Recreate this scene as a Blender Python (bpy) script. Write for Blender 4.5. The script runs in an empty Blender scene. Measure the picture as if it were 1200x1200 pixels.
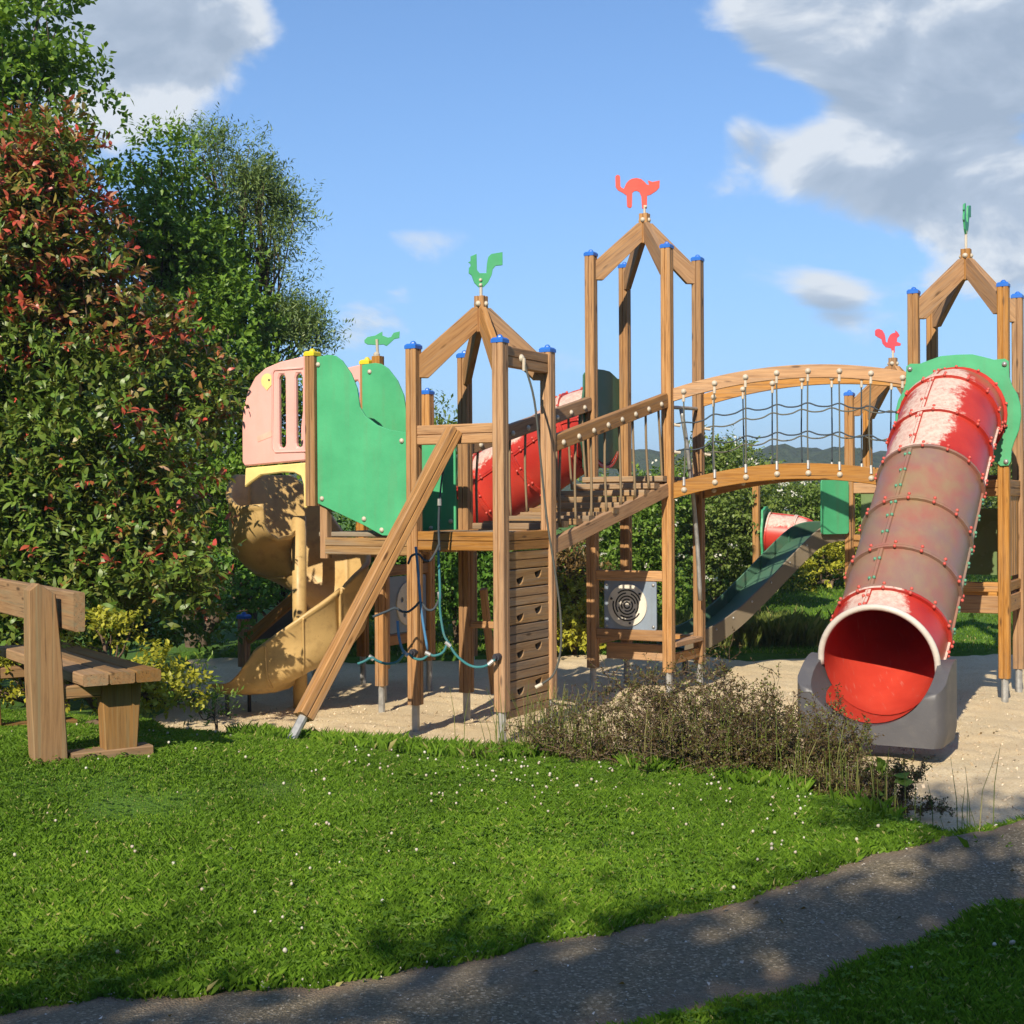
import bpy, bmesh, math, random
import numpy as np
from mathutils import Vector, Matrix

random.seed(7)
RNG = np.random.default_rng(11)
SC = bpy.context.scene
COL = SC.collection

# ------------------------------------------------------------------ camera, sky, sun, exposure
F, EYE, HY = 1600.0, 1.65, 590.0          # focal length in photo pixels, eye height, horizon row (1200 px photo)
SUN_AZ = math.radians(19)                 # sun stands behind the camera, to the left
SUN_EL = math.radians(33)
SUN_DIR = Vector((-math.sin(SUN_AZ) * math.cos(SUN_EL), -math.cos(SUN_AZ) * math.cos(SUN_EL), math.sin(SUN_EL)))

cam_data = bpy.data.cameras.new('camera')
cam = bpy.data.objects.new('camera', cam_data)
COL.objects.link(cam)
cam_data.sensor_width = 36.0
cam_data.lens = 36.0 * F / 1200.0
cam_data.clip_start = 0.05
cam_data.clip_end = 5000.0
cam.matrix_world = (Matrix.Translation((0, 0, EYE))
                    @ Matrix.Rotation(math.radians(90 - 0.36), 4, 'X')
                    @ Matrix.Rotation(math.radians(-0.35), 4, 'Z'))
SC.camera = cam

sun_data = bpy.data.lights.new('sun', 'SUN')
sun_data.energy = 5.0
sun_data.angle = math.radians(0.5)
sun_data.color = (1.0, 0.89, 0.71)
sun = bpy.data.objects.new('sun', sun_data)
COL.objects.link(sun)
sun.rotation_euler = SUN_DIR.to_track_quat('Z', 'Y').to_euler()
sun.location = (-6, -10, 14)

SC.view_settings.view_transform = 'Standard'
SC.view_settings.look = 'None'
SC.view_settings.exposure = 0.45
SC.view_settings.gamma = 1.0
SC.cycles.use_denoising = True
SC.cycles.max_bounces = 8
SC.cycles.transparent_max_bounces = 8
SC.cycles.caustics_reflective = False
SC.cycles.caustics_refractive = False
SC.cycles.sample_clamp_indirect = 4.0


def pxdir(px, py):
    return Vector(((px - 600) / F, 1.0, (HY - py) / F)).normalized()


def build_world():
    w = bpy.data.worlds.new('World')
    SC.world = w
    w.use_nodes = True
    nt = w.node_tree
    nt.nodes.clear()
    N, L = nt.nodes.new, nt.links.new

    def val(x):
        n = N('ShaderNodeValue'); n.outputs[0].default_value = x; return n.outputs[0]

    def mth(op, a, b=None, c=None, clamp=False):
        n = N('ShaderNodeMath'); n.operation = op; n.use_clamp = clamp
        for i, x in enumerate((a, b, c)):
            if x is None: continue
            if isinstance(x, (int, float)): n.inputs[i].default_value = x
            else: L(x, n.inputs[i])
        return n.outputs[0]
    tc = N('ShaderNodeTexCoord').outputs['Generated']
    sky = N('ShaderNodeTexSky')
    sky.sky_type = 'NISHITA'
    sky.sun_disc = False
    sky.sun_elevation = SUN_EL
    sky.sun_rotation = math.atan2(SUN_DIR.x, SUN_DIR.y)
    sky.altitude = 600
    sky.air_density = 1.0
    sky.dust_density = 0.0
    sky.ozone_density = 3.0
    mul = N('ShaderNodeVectorMath'); mul.operation = 'MULTIPLY'
    L(sky.outputs[0], mul.inputs[0])
    mul.inputs[1].default_value = (0.076, 0.099, 0.122)
    # fine and coarse cloud noise on the direction vector, flattened so that clouds lie in layers
    mp = N('ShaderNodeMapping'); mp.inputs['Scale'].default_value = (1.0, 1.0, 1.7)
    L(tc, mp.inputs[0])
    n1 = N('ShaderNodeTexNoise'); n1.inputs['Scale'].default_value = 9.5; n1.inputs['Detail'].default_value = 10
    n1.inputs['Roughness'].default_value = 0.56; n1.inputs['Distortion'].default_value = 0.35
    L(mp.outputs[0], n1.inputs['Vector'])
    n2 = N('ShaderNodeTexNoise'); n2.inputs['Scale'].default_value = 3.1; n2.inputs['Detail'].default_value = 2
    L(mp.outputs[0], n2.inputs['Vector'])
    # cloud banks (+) and the clear sky between them (-): direction, amount, sharpness
    blobs = [(120, 5, .55, 420), (235, 30, .50, 800), (180, 55, .35, 1100), (60, -50, .5, 300), (290, 45, .38, 1800), (190, 92, .22, 2400),
             (870, -10, .55, 1000), (960, 20, .50, 800), (1060, 40, .55, 600), (1170, 20, .60, 500), (900, 55, .30, 1600), (1000, 95, .34, 1300), (1090, 115, .30, 1300), (1190, 90, .3, 900),
             (862, 156, .46, 4200), (900, 180, .46, 2600), (950, 200, .40, 2000), (1010, 235, .42, 1600), (1080, 240, .42, 1300), (1150, 220, .50, 900), (1195, 260, .45, 1100), (1150, 300, .12, 1800), (1080, 330, -.25, 1500),
             (965, 348, .42, 2600), (1000, 362, .34, 3200), (480, 372, .50, 2600), (425, 365, .44, 3000), (550, 392, .38, 4000), (395, 385, .34, 2800),
             (620, 264, .50, 3600), (520, 278, .50, 3800), (700, 252, .48, 3600), (790, 236, .46, 3600), (745, 244, .40, 3600), (572, 270, .40, 3600), (470, 285, .4, 3800), (840, 226, .4, 3600), (763, 122, .50, 14000), (250, 480, .25, 900),
             (560, 110, -.36, 60), (420, 220, -.30, 110), (800, 330, -.2, 300), (650, 60, -.30, 130), (720, 150, -.22, 300), (1010, 310, -.16, 2400), (800, 105, -.22, 1200), (930, 128, -.30, 3600), (380, 110, -.25, 900)]
    acc = mth('MULTIPLY_ADD', n2.outputs[0], 0.5, -0.30)
    for (px, py, a, k) in blobs:
        d = N('ShaderNodeVectorMath'); d.operation = 'DOT_PRODUCT'
        L(tc, d.inputs[0]); d.inputs[1].default_value = pxdir(px, py)
        e = mth('EXPONENT', mth('MULTIPLY', mth('SUBTRACT', d.outputs['Value'], 1.0), k))
        acc = mth('MULTIPLY_ADD', e, a, acc)
    dens = mth('ADD', acc, mth('MULTIPLY_ADD', n1.outputs[0], 1.9, -0.95))
    mr = N('ShaderNodeMapRange'); mr.interpolation_type = 'SMOOTHSTEP'
    mr.inputs['From Min'].default_value = 0.0; mr.inputs['From Max'].default_value = 0.40
    L(dens, mr.inputs['Value'])
    # sunlit and shaded sides of the billows: the same noise looked up a little towards the sun
    off = N('ShaderNodeVectorMath'); off.operation = 'ADD'; L(mp.outputs[0], off.inputs[0]); off.inputs[1].default_value = (-0.010, 0, 0.030)
    n3 = N('ShaderNodeTexNoise'); n3.inputs['Scale'].default_value = 9.5; n3.inputs['Detail'].default_value = 6
    n3.inputs['Roughness'].default_value = 0.5; n3.inputs['Distortion'].default_value = 0.35
    L(off.outputs[0], n3.inputs['Vector'])
    lit = mth('MULTIPLY', mth('SUBTRACT', n1.outputs[0], n3.outputs[0]), 2.6)
    core = mth('MULTIPLY_ADD', n1.outputs[0], 0.9, mth('MULTIPLY_ADD', mth('MINIMUM', acc, 0.62), -0.85, 0.47))
    thick = N('ShaderNodeValToRGB')
    r = thick.color_ramp
    r.elements[0].position = 0.08; r.elements[0].color = (0.29, 0.35, 0.43, 1)
    r.elements[1].position = 0.85; r.elements[1].color = (0.60, 0.63, 0.66, 1)
    m = r.elements.new(0.5); m.color = (0.37, 0.43, 0.51, 1)
    L(mth('ADD', core, lit), thick.inputs[0])
    mix = N('ShaderNodeMix'); mix.data_type = 'RGBA'
    # a thin even veil of cloud lies along the horizon
    sep = N('ShaderNodeSeparateXYZ'); L(tc, sep.inputs[0])
    veil = mth('MULTIPLY', mth('EXPONENT', mth('MULTIPLY', mth('MAXIMUM', sep.outputs[2], 0.0), -4.5)), 0.9)
    veilmix = N('ShaderNodeMix'); veilmix.data_type = 'RGBA'
    L(veil, veilmix.inputs['Factor']); L(mul.outputs[0], veilmix.inputs[6]); veilmix.inputs[7].default_value = (0.27, 0.43, 0.65, 1)
    L(mth('MULTIPLY', mr.outputs[0], 0.9), mix.inputs['Factor'])
    L(veilmix.outputs[2], mix.inputs[6]); L(thick.outputs[0], mix.inputs[7])
    bg = N('ShaderNodeBackground'); bg.inputs['Strength'].default_value = 1.0
    L(mix.outputs[2], bg.inputs['Color'])
    out = N('ShaderNodeOutputWorld'); L(bg.outputs[0], out.inputs['Surface'])


build_world()

# ------------------------------------------------------------------ helpers
WORLD = {}


def mkobj(name, mesh, mat, parent=None, M=None):
    o = bpy.data.objects.new(name, mesh)
    COL.objects.link(o)
    M = M.copy() if M is not None else Matrix.Identity(4)
    WORLD[o.name] = M
    if parent is not None:
        o.parent = parent
        o.matrix_basis = WORLD[parent.name].inverted() @ M
    else:
        o.matrix_basis = M
    if mat is not None and mesh is not None and len(mesh.materials) == 0:
        mesh.materials.append(MAT[mat] if isinstance(mat, str) else mat)
    return o


def tag(o, label=None, cat=None, group=None, kind=None):
    if label: o['label'] = label
    if cat: o['category'] = cat
    if group: o['group'] = group
    if kind: o['kind'] = kind
    return o


def thing(name, label, cat, loc, group=None):
    o = mkobj(name, None, None, None, Matrix.Translation(Vector(loc)))
    o.empty_display_size = 0.2
    return tag(o, label, cat, group)


def at(px, py, Y):
    """photo pixel at distance Y -> point of the place (survey aid: fixes real positions and sizes)"""
    return Vector(((px - 600) * Y / F, Y, EYE + (HY - py) * Y / F))


def frame(origin, ax, ay):
    ax = Vector(ax).normalized(); az = ax.cross(Vector(ay)).normalized(); ay = az.cross(ax)
    M = Matrix.Identity(4)
    for i in range(3):
        M[i][0], M[i][1], M[i][2], M[i][3] = ax[i], ay[i], az[i], origin[i]
    return M


class MB:
    """collects shapes in world (or local) coordinates and links them as one mesh"""

    def __init__(self):
        self.v, self.f = [], []

    def tube(self, pts, r, n=6, cap=True):
        pts = [Vector(p) for p in pts]
        rs = r if isinstance(r, (list, tuple)) else [r] * len(pts)
        base = len(self.v)
        up = None
        for i, p in enumerate(pts):
            t = (pts[min(i + 1, len(pts) - 1)] - pts[max(i - 1, 0)]).normalized()
            if up is None:
                up = t.orthogonal().normalized()
            up = (up - t * up.dot(t))
            up = up.normalized() if up.length > 1e-6 else t.orthogonal().normalized()
            s = t.cross(up)
            for k in range(n):
                a = 2 * math.pi * k / n
                self.v.append(p + (up * math.cos(a) + s * math.sin(a)) * rs[i])
        for i in range(len(pts) - 1):
            for k in range(n):
                a, b = base + i * n + k, base + i * n + (k + 1) % n
                self.f.append((a, b, b + n, a + n))
        if cap:
            self.f.append(tuple(base + k for k in reversed(range(n))))
            e = base + (len(pts) - 1) * n
            self.f.append(tuple(e + k for k in range(n)))

    def box(self, M, sx, sy, sz):
        b = len(self.v)
        for x in (-.5, .5):
            for y in (-.5, .5):
                for z in (-.5, .5):
                    self.v.append(M @ Vector((x * sx, y * sy, z * sz)))
        for q in ((0, 1, 3, 2), (4, 6, 7, 5), (0, 4, 5, 1), (2, 3, 7, 6), (0, 2, 6, 4), (1, 5, 7, 3)):
            self.f.append(tuple(b + i for i in q))

    def ball(self, c, r, nu=8, nv=5, sz=1.0, M=None):
        b = len(self.v)
        c = Vector(c)
        pts = [Vector((0, 0, -r * sz))]
        for j in range(1, nv):
            t = -math.pi / 2 + math.pi * j / nv
            for i in range(nu):
                a = 2 * math.pi * i / nu
                pts.append(Vector((r * math.cos(t) * math.cos(a), r * math.cos(t) * math.sin(a), r * sz * math.sin(t))))
        pts.append(Vector((0, 0, r * sz)))
        self.v += [c + (M @ p if M else p) for p in pts]
        for i in range(nu):
            self.f.append((b, b + 1 + (i + 1) % nu, b + 1 + i))
            e = b + 1 + (nv - 2) * nu
            self.f.append((len(self.v) - 1, e + i, e + (i + 1) % nu))
        for j in range(nv - 2):
            for i in range(nu):
                a = b + 1 + j * nu
                self.f.append((a + i, a + (i + 1) % nu, a + nu + (i + 1) % nu, a + nu + i))

    def grid(self, rows, close=False):
        b = len(self.v)
        n = len(rows[0])
        for r in rows:
            self.v += [Vector(p) for p in r]
        for i in range(len(rows) - 1):
            for k in range(n if close else n - 1):
                k2 = (k + 1) % n
                self.f.append((b + i * n + k, b + i * n + k2, b + (i + 1) * n + k2, b + (i + 1) * n + k))

    def mesh(self, name, M=None, smooth=False):
        m = bpy.data.meshes.new(name)
        vs = self.v if M is None else [M.inverted() @ v for v in self.v]
        m.from_pydata([tuple(v) for v in vs], [], self.f)
        bm = bmesh.new(); bm.from_mesh(m)
        bmesh.ops.recalc_face_normals(bm, faces=bm.faces)
        bm.to_mesh(m); bm.free()
        if smooth:
            m.shade_smooth()
        return m

    def build(self, name, mat, parent=None, smooth=False, origin=None):
        if origin is None:
            lo = Vector((min(v[i] for v in self.v) for i in range(3)))
            hi = Vector((max(v[i] for v in self.v) for i in range(3)))
            origin = (lo + hi) / 2
        M = Matrix.Translation(Vector(origin))
        return mkobj(name, self.mesh(name, M, smooth), mat, parent, M)


def smooth_path(pts, n=6):
    """Catmull-Rom through the points"""
    P = [Vector(p) for p in pts]
    P = [P[0] * 2 - P[1]] + P + [P[-1] * 2 - P[-2]]
    out = []
    for i in range(1, len(P) - 2):
        for k in range(n):
            t = k / n
            a, b, c, d = P[i - 1], P[i], P[i + 1], P[i + 2]
            out.append(0.5 * ((2 * b) + (c - a) * t + (2 * a - 5 * b + 4 * c - d) * t * t + (3 * b - a - 3 * c + d) * t ** 3))
    out.append(P[-2])
    return out


BEAMS = {}


def beam_mesh(Lg, w, h, groove, ch=0.007):
    key = (round(Lg, 3), round(w, 4), round(h, 4), groove)
    if key in BEAMS: return BEAMS[key]
    prof = []
    hw, hh = w / 2, h / 2
    g, gd = 0.0065, 0.010

    def side(p, q):                      # from corner p to corner q, with an optional groove half way
        d = (q - p).normalized(); nrm = Vector((d.y, -d.x))
        a = [p + d * ch]
        if groove and (q - p).length > 0.07:
            m = (p + q) / 2
            a += [m - d * g, m - d * g * .5 - nrm * gd, m + d * g * .5 - nrm * gd, m + d * g]
        a.append(q - d * ch)
        return a
    cs = [Vector((-hw, -hh)), Vector((hw, -hh)), Vector((hw, hh)), Vector((-hw, hh))]
    for i in range(4):
        prof += side(cs[i], cs[(i + 1) % 4])
    b = MB()
    n = len(prof)
    rows = [[Vector((x, p.x, p.y)) for p in prof] for x in (-Lg / 2, Lg / 2)]
    b.grid(rows, close=True)
    b.f.append(tuple(range(n)))
    b.f.append(tuple(n + i for i in reversed(range(n))))
    m = b.mesh('beam')
    BEAMS[key] = m
    return m


def beam(name, p0, p1, w, h, mat, parent, up=(0, 0, 1), groove=False):
    p0, p1 = Vector(p0), Vector(p1)
    x = (p1 - p0)
    Lg = x.length
    x.normalize()
    y = Vector(up).cross(x).normalized()
    M = frame((p0 + p1) / 2, x, y)
    m = beam_mesh(Lg, w, h, groove)
    if len(m.materials) and m.materials[0] != MAT[mat]:
        m = m.copy(); m.materials.clear()
    return mkobj(name, m, mat, parent, M)


def prism(name, outline, thick, origin, ax, ay, mat, parent, holes=(), bevel=0.0, grain=0.0):
    """flat outline (in metres along ax, ay) with real thickness, centred on the plane"""
    if grain:                                # turn the local axes so that the wood grain runs along the piece
        ax, ay = Vector(ax).normalized(), Vector(ay).normalized()
        g = math.radians(grain); cg, sg = math.cos(g), math.sin(g)
        ax, ay = ax * cg + ay * sg, ay * cg - ax * sg
        turn = lambda P: [(x * cg + y * sg, y * cg - x * sg) for x, y in P]
        outline, holes = turn(outline), [turn(h) for h in holes]
    M = frame(Vector(origin), ax, ay)
    bm = bmesh.new()
    for loop in [outline] + list(holes):
        vs = [bm.verts.new((p[0], p[1], -thick / 2)) for p in loop]
        for i in range(len(vs)):
            bm.edges.new((vs[i], vs[(i + 1) % len(vs)]))
    bmesh.ops.triangle_fill(bm, use_beauty=True, use_dissolve=False, edges=bm.edges[:])
    r = bmesh.ops.extrude_face_region(bm, geom=bm.faces[:])
    bmesh.ops.translate(bm, vec=(0, 0, thick), verts=[g for g in r['geom'] if isinstance(g, bmesh.types.BMVert)])
    bmesh.ops.recalc_face_normals(bm, faces=bm.faces)
    if bevel > 0:
        ed = [e for e in bm.edges if len(e.link_faces) == 2 and e.calc_face_angle(0) > 1.2]
        bmesh.ops.bevel(bm, geom=ed, offset=bevel, segments=1, affect='EDGES')
    m = bpy.data.meshes.new(name); bm.to_mesh(m); bm.free()
    return mkobj(name, m, mat, parent, M)


def arc(cx, cy, r, a0, a1, n):
    return [(cx + r * math.cos(math.radians(a0 + (a1 - a0) * i / n)), cy + r * math.sin(math.radians(a0 + (a1 - a0) * i / n))) for i in range(n + 1)]


def rrect(x0, y0, x1, y1, r, n=4):
    return (arc(x1 - r, y0 + r, r, -90, 0, n) + arc(x1 - r, y1 - r, r, 0, 90, n)
            + arc(x0 + r, y1 - r, r, 90, 180, n) + arc(x0 + r, y0 + r, r, 180, 270, n))


_bolts = {}


def bolt(p, nrm, parent, mat='white_plastic', r=0.022, name='bolt'):
    key = (round(r, 4), str(mat))
    if key not in _bolts:
        b = MB(); b.ball((0, 0, 0), r, 8, 6, 0.75)
        b.tube([(0, 0, -0.006), (0, 0, 0.004)], r * 1.15, 8)
        _bolts[key] = b.mesh('bolt', smooth=True)
    z = Vector(nrm).normalized(); x = z.orthogonal().normalized()
    return mkobj(name, _bolts[key], mat, parent, frame(Vector(p) + z * 0.004, x, z.cross(x)))


def fast_mesh(name, verts, tris, attrs=None):
    m = bpy.data.meshes.new(name)
    verts = np.ascontiguousarray(verts, dtype=np.float32); tris = np.ascontiguousarray(tris, dtype=np.int32)
    nf, k = tris.shape
    m.vertices.add(len(verts)); m.vertices.foreach_set('co', verts.ravel())
    m.loops.add(nf * k); m.loops.foreach_set('vertex_index', tris.ravel())
    m.polygons.add(nf); m.polygons.foreach_set('loop_start', np.arange(0, nf * k, k, dtype=np.int32))
    m.update(calc_edges=True)
    for a, v in (attrs or {}).items():
        at_ = m.attributes.new(a, 'FLOAT', 'POINT')
        at_.data.foreach_set('value', np.ascontiguousarray(v, dtype=np.float32))
    return m


def unit(a):
    return a / np.maximum(np.linalg.norm(a, axis=-1, keepdims=True), 1e-9)

# ------------------------------------------------------------------ materials
MAT = {}


class NT:
    def __init__(self, name):
        self.m = bpy.data.materials.new(name); self.m.use_nodes = True
        self.t = self.m.node_tree; self.t.nodes.clear()
        self.out = self.n('ShaderNodeOutputMaterial')
        MAT[name] = self.m

    def n(self, typ, **kw):
        x = self.t.nodes.new(typ)
        for k, v in kw.items(): setattr(x, k, v)
        return x

    def put(self, sock, v):
        if isinstance(v, (int, float)): sock.default_value = v
        elif isinstance(v, (tuple, list, Vector)):
            sock.default_value = tuple(v) if len(v) == len(sock.default_value) else tuple(v) + (1,)
        else: self.t.links.new(v, sock)

    def coord(self, kind='Object', scale=(1, 1, 1), rand=0.0):
        tc = self.n('ShaderNodeTexCoord').outputs[kind]
        if rand:
            r = self.n('ShaderNodeObjectInfo').outputs['Random']
            a = self.n('ShaderNodeVectorMath', operation='ADD')
            self.put(a.inputs[0], tc)
            self.put(a.inputs[1], self.math('MULTIPLY', r, rand))
            tc = a.outputs[0]
        mp = self.n('ShaderNodeMapping'); self.put(mp.inputs['Vector'], tc); mp.inputs['Scale'].default_value = scale
        return mp.outputs[0]

    def math(self, op, a, b=None, c=None, clamp=False):
        x = self.n('ShaderNodeMath', operation=op); x.use_clamp = clamp
        for i, v in enumerate((a, b, c)):
            if v is not None: self.put(x.inputs[i], v)
        return x.outputs[0]

    def noise(self, vec, scale, detail=4, rough=.55, dist=0.0):
        x = self.n('ShaderNodeTexNoise'); self.put(x.inputs['Vector'], vec)
        x.inputs['Scale'].default_value = scale; x.inputs['Detail'].default_value = detail
        x.inputs['Roughness'].default_value = rough; x.inputs['Distortion'].default_value = dist
        return x.outputs[0]

    def voronoi(self, vec, scale, feature='F1', out='Distance'):
        x = self.n('ShaderNodeTexVoronoi', feature=feature); self.put(x.inputs['Vector'], vec)
        x.inputs['Scale'].default_value = scale
        return x.outputs[out]

    def ramp(self, fac, stops):
        x = self.n('ShaderNodeValToRGB'); r = x.color_ramp
        while len(r.elements) < len(stops): r.elements.new(.5)
        for e, (p, c) in zip(r.elements, stops):
            e.position = p; e.color = tuple(c) + (1,) if len(c) == 3 else c
        self.put(x.inputs[0], fac)
        return x.outputs[0]

    def mix(self, fac, a, b, blend='MIX'):
        x = self.n('ShaderNodeMix', data_type='RGBA', blend_type=blend)
        self.put(x.inputs[0], fac); self.put(x.inputs[6], a); self.put(x.inputs[7], b)
        return x.outputs[2]

    def remap(self, v, a, b, c=0.0, d=1.0):
        x = self.n('ShaderNodeMapRange'); self.put(x.inputs[0], v)
        for i, q in enumerate((a, b, c, d)): x.inputs[i + 1].default_value = q
        return x.outputs[0]

    def bump(self, h, strength=.3, dist=.01, normal=None):
        x = self.n('ShaderNodeBump'); self.put(x.inputs['Height'], h)
        x.inputs['Strength'].default_value = strength; x.inputs['Distance'].default_value = dist
        if normal is not None: self.put(x.inputs['Normal'], normal)
        return x.outputs[0]

    def bsdf(self, color, rough=.6, spec=.4, normal=None, metal=0.0, coat=0.0):
        b = self.n('ShaderNodeBsdfPrincipled')
        self.put(b.inputs['Base Color'], color); self.put(b.inputs['Roughness'], rough)
        b.inputs['Specular IOR Level'].default_value = spec; b.inputs['Metallic'].default_value = metal
        b.inputs['Coat Weight'].default_value = coat
        if normal is not None: self.put(b.inputs['Normal'], normal)
        self.t.links.new(b.outputs[0], self.out.inputs['Surface'])
        return b

    def attr(self, name):
        x = self.n('ShaderNodeAttribute'); x.attribute_name = name
        return x.outputs['Fac']


def wood(name, dark, mid, light, grey=(.2, .17, .13), greyness=.25, rough=.62):
    t = NT(name)
    c = t.coord('Object', (1.3, 20, 20), rand=37.0)
    g = t.noise(c, 2.6, 6, .62, .6)
    c2 = t.coord('Object', (.5, 5, 5), rand=53.0)
    g2 = t.noise(c2, 2.0, 3)
    col = t.ramp(g, [(.28, dark), (.5, mid), (.75, light)])
    # darker resin streaks, knots and short drying cracks
    cr = t.noise(t.coord('Object', (.9, 60, 60), rand=19.0), 1.8, 3, .5)
    col = t.mix(t.remap(cr, .63, .70), col, tuple(x * .32 for x in dark))
    kn = t.voronoi(t.coord('Object', (2.2, 9, 9), rand=71.0), 1.0)
    col = t.mix(t.remap(kn, .13, .06), col, tuple(x * .45 for x in dark))
    # weathered, greyed patches
    wz = t.remap(g2, .5, .75, 0, greyness)
    col = t.mix(wz, col, grey)
    r = t.n('ShaderNodeObjectInfo').outputs['Random']
    # splashed soil near the ground and greyed weather streaks
    gp = t.n('ShaderNodeSeparateXYZ'); t.put(gp.inputs[0], t.n('ShaderNodeNewGeometry').outputs['Position'])
    sp = t.math('MULTIPLY', t.remap(gp.outputs[2], .42, .0), t.remap(t.noise(t.coord('Object', (3, 9, 9), 29.0), 3.0, 5, .65), .38, .62))
    col = t.mix(t.math('MULTIPLY', sp, .55), col, (.16, .115, .075))
    stx = t.noise(t.coord('Object', (.45, 26, 26), rand=91.0), 1.7, 4, .6)
    col = t.mix(t.math('MULTIPLY', t.remap(stx, .52, .70), .6), col, grey)
    hs = t.n('ShaderNodeHueSaturation'); t.put(hs.inputs['Color'], col)
    t.put(hs.inputs['Value'], t.remap(r, 0, 1, .74, 1.17)); t.put(hs.inputs['Saturation'], t.remap(t.math('FRACT', t.math('MULTIPLY', r, 7.31)), 0, 1, .80, 1.08))
    h = t.math('ADD', t.math('MULTIPLY', g, .6), t.math('MULTIPLY', cr, -.6))
    t.bsdf(hs.outputs[0], rough, .3, t.bump(h, .35, .004))


wood('larch_wood', (.25, .108, .026), (.395, .188, .050), (.50, .262, .082), grey=(.30, .20, .12), greyness=.35)
wood('weathered_wood', (.22, .115, .042), (.33, .19, .075), (.42, .26, .115), grey=(.24, .22, .18), greyness=.6, rough=.8)
wood('grey_plank_wood', (.17, .13, .085), (.28, .215, .14), (.38, .30, .20), grey=(.24, .23, .20), greyness=.7, rough=.85)
wood('bench_wood', (.19, .092, .028), (.29, .148, .046), (.35, .19, .066), grey=(.20, .18, .10), greyness=.3, rough=.75)
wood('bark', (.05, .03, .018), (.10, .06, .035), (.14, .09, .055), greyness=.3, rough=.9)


def plastic(name, col, rough=.42, spec=.4, var=.12, dirt=(.16, .13, .08), dirtiness=.25, bump=.02):
    t = NT(name)
    c = t.coord('Object', (1, 1, 1), rand=23.0)
    n = t.noise(c, 3.2, 5, .6)
    st = t.noise(t.coord('Object', (9, .8, 9), rand=11.0), 1.3, 4, .55)
    sp = t.noise(c, 60, 3, .6)
    cc = t.ramp(n, [(.3, tuple(x * (1 - var) for x in col)), (.7, tuple(min(1, x * (1 + var)) for x in col))])
    cc = t.mix(t.math('MULTIPLY', t.remap(st, .52, .78), dirtiness), cc, dirt)
    cc = t.mix(t.math('MULTIPLY', t.remap(sp, .62, .72), dirtiness * .8), cc, dirt)
    t.bsdf(cc, t.remap(n, .3, .7, rough - .06, rough + .14), spec, t.bump(sp, .06, bump))


plastic('green_board', (.065, .36, .165), .45)
plastic('dark_green_board', (.035, .12, .07), .45)
plastic('blue_cap', (.022, .135, .52), .35, dirtiness=.12)
plastic('yellow_cap', (.62, .48, .02), .4, dirtiness=.15)
plastic('pink_shell', (.74, .385, .34), .45, var=.06, dirt=(.68, .33, .25), dirtiness=.35)
plastic('yellow_shell', (.50, .335, .135), .42, dirt=(.22, .135, .055), dirtiness=.55, var=.12)
plastic('cream_yellow', (.75, .58, .22), .4, dirtiness=.1)
plastic('vane_red', (.72, .055, .03), .4, dirtiness=.05)
plastic('vane_green', (.055, .33, .14), .4, dirtiness=.08)
plastic('vane_crimson', (.55, .035, .06), .4, dirtiness=.05)
plastic('grey_shell', (.088, .086, .093), .42, .45, var=.06, dirt=(.16, .15, .14), dirtiness=.3)
plastic('pale_rim', (.58, .52, .46), .45, dirt=(.3, .22, .18), dirtiness=.4)
plastic('white_plastic', (.52, .46, .37), .4, dirt=(.35, .28, .2), dirtiness=.35)
plastic('red_bolt', (.55, .09, .07), .45, dirtiness=.3)
plastic('green_bolt', (.10, .30, .19), .45, dirtiness=.3)
plastic('slate_board', (.22, .27, .34), .45, dirtiness=.25)
plastic('dark_board', (.035, .035, .045), .5, dirtiness=.3)
plastic('disc_plastic', (.62, .58, .50), .4, dirtiness=.2)
plastic('black_groove', (.02, .018, .018), .6, dirtiness=.2)
plastic('olive_window', (.14, .20, .085), .2, dirtiness=.4)
plastic('slide_green', (.06, .135, .085), .4, dirtiness=.35)
plastic('slide_brown', (.18, .145, .10), .5, dirtiness=.4)
plastic('teal_rope', (.035, .17, .19), .8, dirtiness=.3)
plastic('blue_rope', (.06, .19, .36), .8, dirtiness=.3)
plastic('dark_rope', (.045, .06, .075), .85, dirtiness=.3)
plastic('olive_rope', (.12, .12, .095), .85, dirtiness=.3)
plastic('grey_rope', (.075, .078, .07), .85, dirtiness=.3)
plastic('tan_rope', (.23, .165, .095), .85, dirtiness=.3)
plastic('rubber_strip', (.08, .06, .05), .7, dirtiness=.3)
plastic('faded_print', (.66, .37, .29), .5, var=.2, dirt=(.50, .30, .24), dirtiness=.6)


def steel():
    t = NT('galvanised_steel')
    n = t.noise(t.coord('Object', (1, 1, 1), 5.0), 14, 5, .6)
    t.bsdf(t.ramp(n, [(.3, (.30, .30, .30)), (.7, (.48, .48, .47))]), t.remap(n, .3, .7, .4, .6), .5, metal=.55)


steel()


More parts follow.
